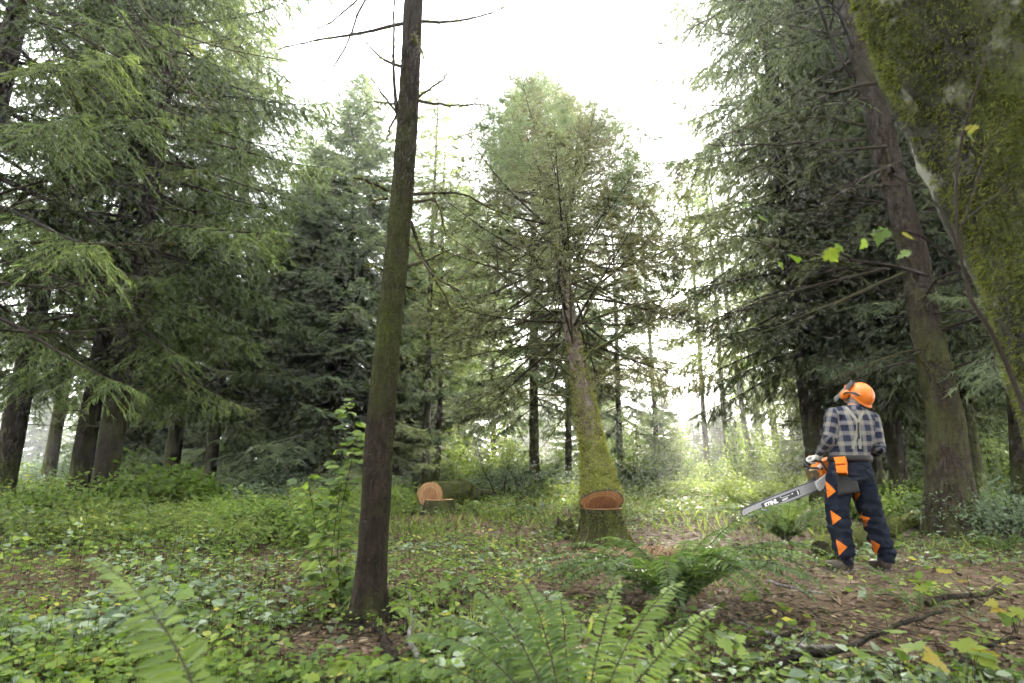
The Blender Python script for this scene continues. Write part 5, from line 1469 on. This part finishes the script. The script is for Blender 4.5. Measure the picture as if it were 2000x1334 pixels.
    pouch([(618, 566), (722, 560), (756, 788), (660, 800)], .045, 'holster', 'dark_leather', .02)
    pouch([(646, 640), (710, 636), (716, 682), (656, 686)], .072, 'pocket', 'orange_cloth', .02)
    pouch([(645, 598), (708, 594), (712, 636), (652, 640)], .066, 'pocket_flap', 'orange_cloth', .02)
    # boots
    for s, hl_, toe, an in (('L', p(1656, 1106), p(1622, 1108), J['anL']), ('R', p(1729, 1098), p(1705, 1100, .12), J['anR'])):
        bo = MB(); g0 = hz1(hl_[0], hl_[1]); hl_ = hl_.copy(); toe = toe.copy(); hl_[2] = g0 + .05; toe[2] = hz1(toe[0], toe[1]) + .042
        capsule(bo, an - Z * .01, hl_ + Z * .02, .058, .056); capsule(bo, hl_, toe, .050, .043); capsule(bo, hl_ + Z * .045, (hl_ + toe) / 2 + Z * .01, .045, .038)
        ob, _ = fuse(bo, 'boot', M['boot'], root, o, .008, 3, clampz=g0 + .012 - o[2])
        sl = MB(); d = unit((toe - hl_) * [1, 1, 0]); sd = np.array([-d[1], d[0], 0]); ln = np.linalg.norm((toe - hl_)[:2])
        out_ = [(-.052, .030), (-.045, -.030), (0, -.044), (ln * .5, -.038), (ln * .9, -.046), (ln + .045, -.02), (ln + .045, .02), (ln * .9, .046), (ln * .5, .038), (0, .044)]
        V = [np.array([hl_[0], hl_[1], g0 - .008 + h]) + d * x + sd * y for h in (0, .022) for x, y in out_]; k = len(out_)
        sl.add(V, [(i, (i + 1) % k, k + (i + 1) % k, k + i) for i in range(k)]); sl.F.append((np.array([[k, k + i, k + i + 1] for i in range(1, k - 1)]), 0))
        sl.build('sole', M['black_plastic'], ob, xf=lambda V: V - o)
    # helmet, muffs, visor
    rc = p(1678, 771)
    n, m = 40, 14
    def dome(a, e, k=1.0):
        d = hf * math.cos(a) * .132 + hl * math.sin(a) * .110
        ridge = 1 + .028 * math.exp(-((math.sin(a)) / .22) ** 2) * math.sin(e) + .018 * math.exp(-((abs(math.sin(a)) - .55) / .12) ** 2) * math.sin(2 * e)
        return rc + (d * math.cos(e) + hu * .135 * math.sin(e)) * ridge * k
    hm = MB(); V = [dome(2 * math.pi * i / n, 1.5 * k / (m - 1) + .0) for k in range(m) for i in range(n)]
    i = np.arange(m - 1)[:, None] * n; j = np.arange(n)[None]; j2 = (j + 1) % n
    hm.add(V, np.stack([i + j, i + j2, i + n + j2, i + n + j], -1).reshape(-1, 4))
    hm.add(V[-n:] + [rc + hu * .1365], [(q, (q + 1) % n, n) for q in range(n)])
    rim = [dome(2 * math.pi * q / n, 0) for q in range(n)]
    ext = [r_ + (unit(r_ - rc) * (.010 + .028 * max(0, math.cos(2 * math.pi * q / n)) ** 2 + .012 * max(0, -math.cos(2 * math.pi * q / n)))) - hu * .012 for q, r_ in enumerate(rim)]
    inn = [rc + (r_ - rc) * .93 - hu * .012 for r_ in rim]
    hm.add(rim + ext + inn, [(q, n + q, n + (q + 1) % n, (q + 1) % n) for q in range(n)] + [(n + q, 2 * n + q, 2 * n + (q + 1) % n, n + (q + 1) % n) for q in range(n)])
    he = hm.build('helmet', M['helmet_orange'], root, xf=lambda V: V - o)
    for s in (1, -1):
        mc = rc + hl * .112 * s + hf * .058 - hu * .050
        ef = MB(); ellip(ef, mc, hl * .034, hf * .043, hu * .056); capsule(ef, mc - hu * .014, mc + hu * .014, .038, .036)
        fuse(ef, 'ear_muff', M['helmet_orange'], he, o, .006, 2)
        ar = MB(); tube(ar, resample([mc + hl * .028 * s, mc + hl * .032 * s + hu * .04 - hf * .01, rc + hl * .122 * s - hf * .005 + hu * .035, rc + hl * .118 * s - hf * .045 + hu * .045], 12), [.009] * 6 + [.012] * 6, 8); ar.build('muff_arm', M['black_plastic'], he, xf=lambda V: V - o)
        cu = MB(); ellip(cu, mc - hl * .022 * s, hl * .016, hf * .038, hu * .05); cu.build('cushion', M['black_plastic'], he, xf=lambda V: V - o)
    vs = MB(); na, nh = 15, 7; V = []
    for off in (0, .003):
        for q in range(nh):
            h = .065 - .235 * q / (nh - 1)
            for k in range(na):
                a = -1.05 + 2.1 * k / (na - 1)
                V.append(rc + hf * (.165 * math.cos(a) - .012 + off) + hl * .128 * math.sin(a) + hu * h)
    i = (np.arange(nh - 1)[:, None] * na + np.arange(na - 1)[None]).ravel(); F = np.stack([i, i + 1, i + na + 1, i + na], 1)
    vs.add(V, np.concatenate([F, F[:, ::-1] + na * nh])); vo = vs.build('visor', M['visor_mesh'], he, xf=lambda V: V - o)
    for h in (.065, -.17):
        fr = MB(); tube(fr, [rc + hf * (.165 * math.cos(a) - .011) + hl * .128 * math.sin(a) + hu * h for a in np.linspace(-1.05, 1.05, 14)], .006, 6); fr.build('visor_frame', M['black_plastic'], he, xf=lambda V: V - o)
    br = MB(); tube(br, [rc + hf * .10 + hl * x + hu * .075 * (1 - abs(x)) for x in (-.09, 0, .09)], .012, 6); br.build('visor_bracket', M['black_plastic'], he, xf=lambda V: V - o)
    # gloved hands: palm, four fingers round the handle, thumb
    def hand(w, hc_, hax, fdir, name):
        """hax: along the handle, fdir: the way the fingers go over it"""
        hax, fdir = unit(hax), unit(fdir); dn = unit(np.cross(hax, fdir)); dn = dn if dn[2] < 0 else -dn
        g_ = MB(); ellip(g_, hc_ - dn * .030 - fdir * .015, hax * .046, fdir * .048, dn * .020)
        capsule(g_, w, hc_ - dn * .025 - fdir * .04, .036, .032)
        for k, ln in enumerate((.9, 1.0, .96, .80)):
            q0 = hc_ + hax * (-.034 + .0225 * k) - dn * .030 + fdir * .018
            q1 = q0 + (fdir * .030 + dn * .012) * ln; q2 = q1 + (fdir * .004 + dn * .030) * ln; q3 = q2 + (-fdir * .024 + dn * .012) * ln
            capsule(g_, q0, q1, .0115, .011, 10); capsule(g_, q1, q2, .011, .010, 10); capsule(g_, q2, q3, .010, .0085, 10)
        t0 = hc_ - hax * .036 - fdir * .03 - dn * .02; t1 = t0 - hax * .012 + dn * .035 - fdir * .004; t2 = t1 + fdir * .032 + dn * .012
        capsule(g_, t0, t1, .014, .0125, 10); capsule(g_, t1, t2, .012, .0095, 10)
        go, GV = fuse(g_, name, M['glove'], root, o, .0055, 2)
        kn = MB(); ellip(kn, hc_ - dn * .040 + fdir * .018, hax * .044, fdir * .024, dn * .013); kn.build('knuckle_pad', M['orange_cloth'], go, xf=lambda V: V - o)
        cf = MB(); ax_ = unit(hc_ - w); tube(cf, [w - ax_ * .03, w, w + ax_ * .02], [.043, .040, .037], 14, cap=False); cf.build('cuff', M['dark_leather'], go, xf=lambda V: V - o)
    HL = p(1591, 897, .19)
    hand(p(1600, 881, .13), HL, p(1603, 903, .19) - p(1578, 893, .19), -rv * .75 + vd * .35 - Z * .15, 'glove')
    HR = p(1672, 905, .34)
    hand(J['wrR'], HR, rv * 1.0 + Z * .1, vd, 'glove')
    return p, rv, vd, o, HL, HR
PP, RV, VD, PO, HAND_L, HAND_R = worker()

# ------------------------------------------------------------------ chainsaw
def chainsaw():
    tip, base = Vector(PP(1449, 1002, .19)), Vector(PP(1594, 945, .19))
    ex = (base - tip).normalized(); Z = Vector((0, 0, 1)); en = ex.cross(Z).normalized()
    if en.y > 0: en = -en
    ez = en.cross(ex).normalized(); Lb = (base - tip).length
    root = thing('chainsaw', base, 'orange and grey chainsaw with a long bar held by the worker', 'chainsaw')
    root.rotation_mode = 'QUATERNION'; root.rotation_quaternion = Matrix((ex, ez, en)).transposed().to_quaternion()
    dz = Vector((0, 0, PO[2]))
    def lc(cx, cy):
        """zoom-crop pixel to bar-plane coordinates"""
        x, y = 1420 + cx / 3.0325, 700 + cy / 3.0325
        d = ray(x, y); c0 = Vector((0, 0, CAM_H)) + dz; t = (base - c0).dot(en) / d.dot(en); q = c0 + d * t - base
        return q.dot(ex), q.dot(ez)
    def slab(out, z0, z1, name, mat, bev=.004, parent=root):
        out = np.array(out, float); c = out.mean(0)
        if np.sum(out[:, 0] * np.roll(out[:, 1], -1) - np.roll(out[:, 0], -1) * out[:, 1]) < 0: out = out[::-1]
        n = len(out); inn = c + (out - c) * (1 - bev / np.maximum(np.linalg.norm(out - c, axis=1, keepdims=True), .01))
        V = [(*q, z) for P_, z in ((inn, z0), (out, z0 + bev), (out, z1 - bev), (inn, z1)) for q in P_]
        V += [(*c, z0), (*c, z1)]; mb = MB()
        mb.add(V, [(k * n + i, k * n + (i + 1) % n, (k + 1) * n + (i + 1) % n, (k + 1) * n + i) for k in range(3) for i in range(n)])
        mb.F.append((np.array([[4 * n, (i + 1) % n, i] for i in range(n)] + [[4 * n + 1, 3 * n + i, 3 * n + (i + 1) % n] for i in range(n)]), 0))
        return mb.build(name, M[mat], parent, smooth=False)
    hw = .046
    arc = [(-Lb + hw * .95 * (1 - math.cos(t)), hw * .93 * math.sin(t)) for t in np.linspace(-math.pi / 2, math.pi / 2, 15)]
    outl = [(.05, -hw * .8), (-.02, -hw)] + [(-Lb * .5, -hw * 1.06)] + arc + [(-Lb * .5, hw * 1.06), (-.02, hw), (.05, hw * .8)]
    slab(outl, -.004, .004, 'guide_bar', 'steel', .001)
    ch = MB(); loop = np.array([(x * 1.0, y) for x, y in outl]); loop = resample([(*q, 0) for q in loop], 150)
    tube(ch, loop + np.array([0, 0, 0]), .0065, 6, cap=True)
    T, _, _ = frames(loop); Nx = np.stack([T[:, 1], -T[:, 0], 0 * T[:, 0]], 1); Nx = Nx * (1 if Nx[20] @ (loop[20] - loop.mean(0)) > 0 else -1)
    for k in range(2, 148, 2):
        c = loop[k] + Nx[k] * .007; t = T[k]; nn = Nx[k]; h = .008 if k % 4 == 0 else .003
        V = [c + t * a + nn * b_ + np.array([0, 0, zz]) for zz in (-.005, .005) for a, b_ in ((-.006, -.004), (.006, -.004), (.006, h), (-.003, h * .7))]
        ch.add(V, [(0, 1, 2, 3), (7, 6, 5, 4), (0, 4, 5, 1), (1, 5, 6, 2), (2, 6, 7, 3), (3, 7, 4, 0)])
    ch.build('chain', M['steel_dark'], root, smooth=False)
    # printed panel and lettering
    pa = [(-.735 * Lb, -.030), (-.23 * Lb, -.026), (-.225 * Lb, .026), (-.72 * Lb, .030), (-.738 * Lb, .022)]
    pn = slab(pa, .0042, .0056, 'print_panel', 'black_plastic', .0005)
    slab([(-.262 * Lb, -.020), (-.250 * Lb, -.020), (-.248 * Lb, .020), (-.258 * Lb, .020)], .0058, .0066, 'print_mark', 'white_print', .0002, pn)
    slab([(-.47 * Lb, .004), (-.355 * Lb, .004), (-.355 * Lb, .010), (-.47 * Lb, .010)], .0058, .0064, 'print_mark', 'cover_grey', .0002, pn)
    slab([(-.335 * Lb, .004), (-.315 * Lb, .004), (-.313 * Lb, .013), (-.333 * Lb, .013)], .0058, .0064, 'print_mark', 'white_print', .0002, pn)
    def text(body, x, y, size, shear, off, w=1.0):
        f = bpy.data.curves.new('lettering', 'FONT'); f.body = body; f.size = size; f.shear = shear; f.offset = off; f.extrude = .0004; f.space_character = 1.02
        t = link('tmp', f); me = bpy.data.meshes.new_from_object(t.evaluated_get(bpy.context.evaluated_depsgraph_get())); bpy.data.objects.remove(t)
        me.materials.clear(); me.materials.append(M['white_print']); ob = link('lettering', me, pn); ob.location = (x, y, .0064); ob.scale = (w, 1, 1)
        return ob
    text('STIHL', -.705 * Lb, -.0185, .054, .22, .0022, 1.02)
    text('LIGHT', -.475 * Lb, -.020, .020, .22, .0009, 1.1)
    text('®', -.485 * Lb, .012, .016, 0, .0002)
    # power head
    slab([lc(515, 725), lc(560, 690), lc(588, 668), lc(610, 640), lc(640, 650), lc(640, 740), lc(590, 745), lc(540, 778), lc(528, 765)], .004, .030, 'sprocket_cover', 'cover_grey', .006)
    slab([lc(545, 640), lc(575, 600), lc(620, 580), lc(720, 590), lc(740, 650), lc(720, 720), lc(600, 720), lc(555, 690)], -.20, .003, 'engine_housing', 'helmet_orange', .012)
    slab([lc(560, 600), lc(590, 582), lc(625, 575), lc(640, 600), lc(600, 640), lc(575, 640)], -.10, .020, 'shroud', 'helmet_orange', .010)
    slab([lc(500, 658), lc(530, 648), lc(552, 672), lc(548, 700), lc(520, 712), lc(505, 690)], -.13, -.01, 'muffler', 'muffler', .008)
    slab([lc(505, 700), lc(520, 690), lc(535, 735), lc(520, 742), lc(512, 730), lc(516, 722), lc(508, 716), lc(512, 708)], -.012, -.004, 'bumper_spike', 'steel_dark', .001)
    def pipe(pts, r, name, mat, n=24):
        P = resample([(*lc(x, y), z) for x, y, z in pts], n); mb = MB(); tube(mb, P, r, 10); mb.build(name, M[mat], root)
    pipe([(600, 668, -.02), (578, 640, .01), (545, 600, .02), (520, 598, .0), (500, 606, -.08), (512, 640, -.17), (560, 690, -.20)], .012, 'front_handle', 'black_plastic')
    pipe([(560, 645, .015), (520, 642, .015), (482, 638, .01), (464, 620, 0), (462, 602, -.03), (475, 596, -.06), (490, 612, -.08), (500, 632, -.10)], .011, 'hand_guard', 'black_plastic')
    pipe([(482, 638, .01), (490, 650, -.04), (500, 646, -.12)], .010, 'guard_arm', 'black_plastic', 12)
    pipe([(700, 600, -.10), (760, 590, -.12), (800, 610, -.12), (800, 680, -.12), (720, 700, -.10)], .016, 'rear_handle', 'helmet_orange')
    slab([lc(528, 636), lc(545, 618), lc(556, 630), lc(540, 648)], .004, .028, 'cap', 'white_print', .004)
chainsaw()
# ------------------------------------------------------------------ haze
HAZE = .0027
def build_haze():
    mb = MB()
    x0, x1, y0, y1, z0, z1 = -80, 80, -14, 110, -1.8, 24
    V = [(x, y, z) for x in (x0, x1) for y in (y0, y1) for z in (z0, z1)]
    F = [(0, 1, 3, 2), (4, 6, 7, 5), (0, 4, 5, 1), (2, 3, 7, 6), (0, 2, 6, 4), (1, 5, 7, 3)]
    mb.add(V, F)
    m, nt, out = newmat('haze')
    v = nt.nodes.new('ShaderNodeVolumePrincipled')
    v.inputs['Color'].default_value = (.95, .96, .95, 1)
    v.inputs['Density'].default_value = HAZE
    v.inputs['Anisotropy'].default_value = .72
    L(nt, v.outputs[0], out.inputs['Volume'])
    o = mb.build('haze', m, smooth=False)
    tag(o, 'thin bright haze hanging in the sunlit forest air', None, kind='stuff')
build_haze()
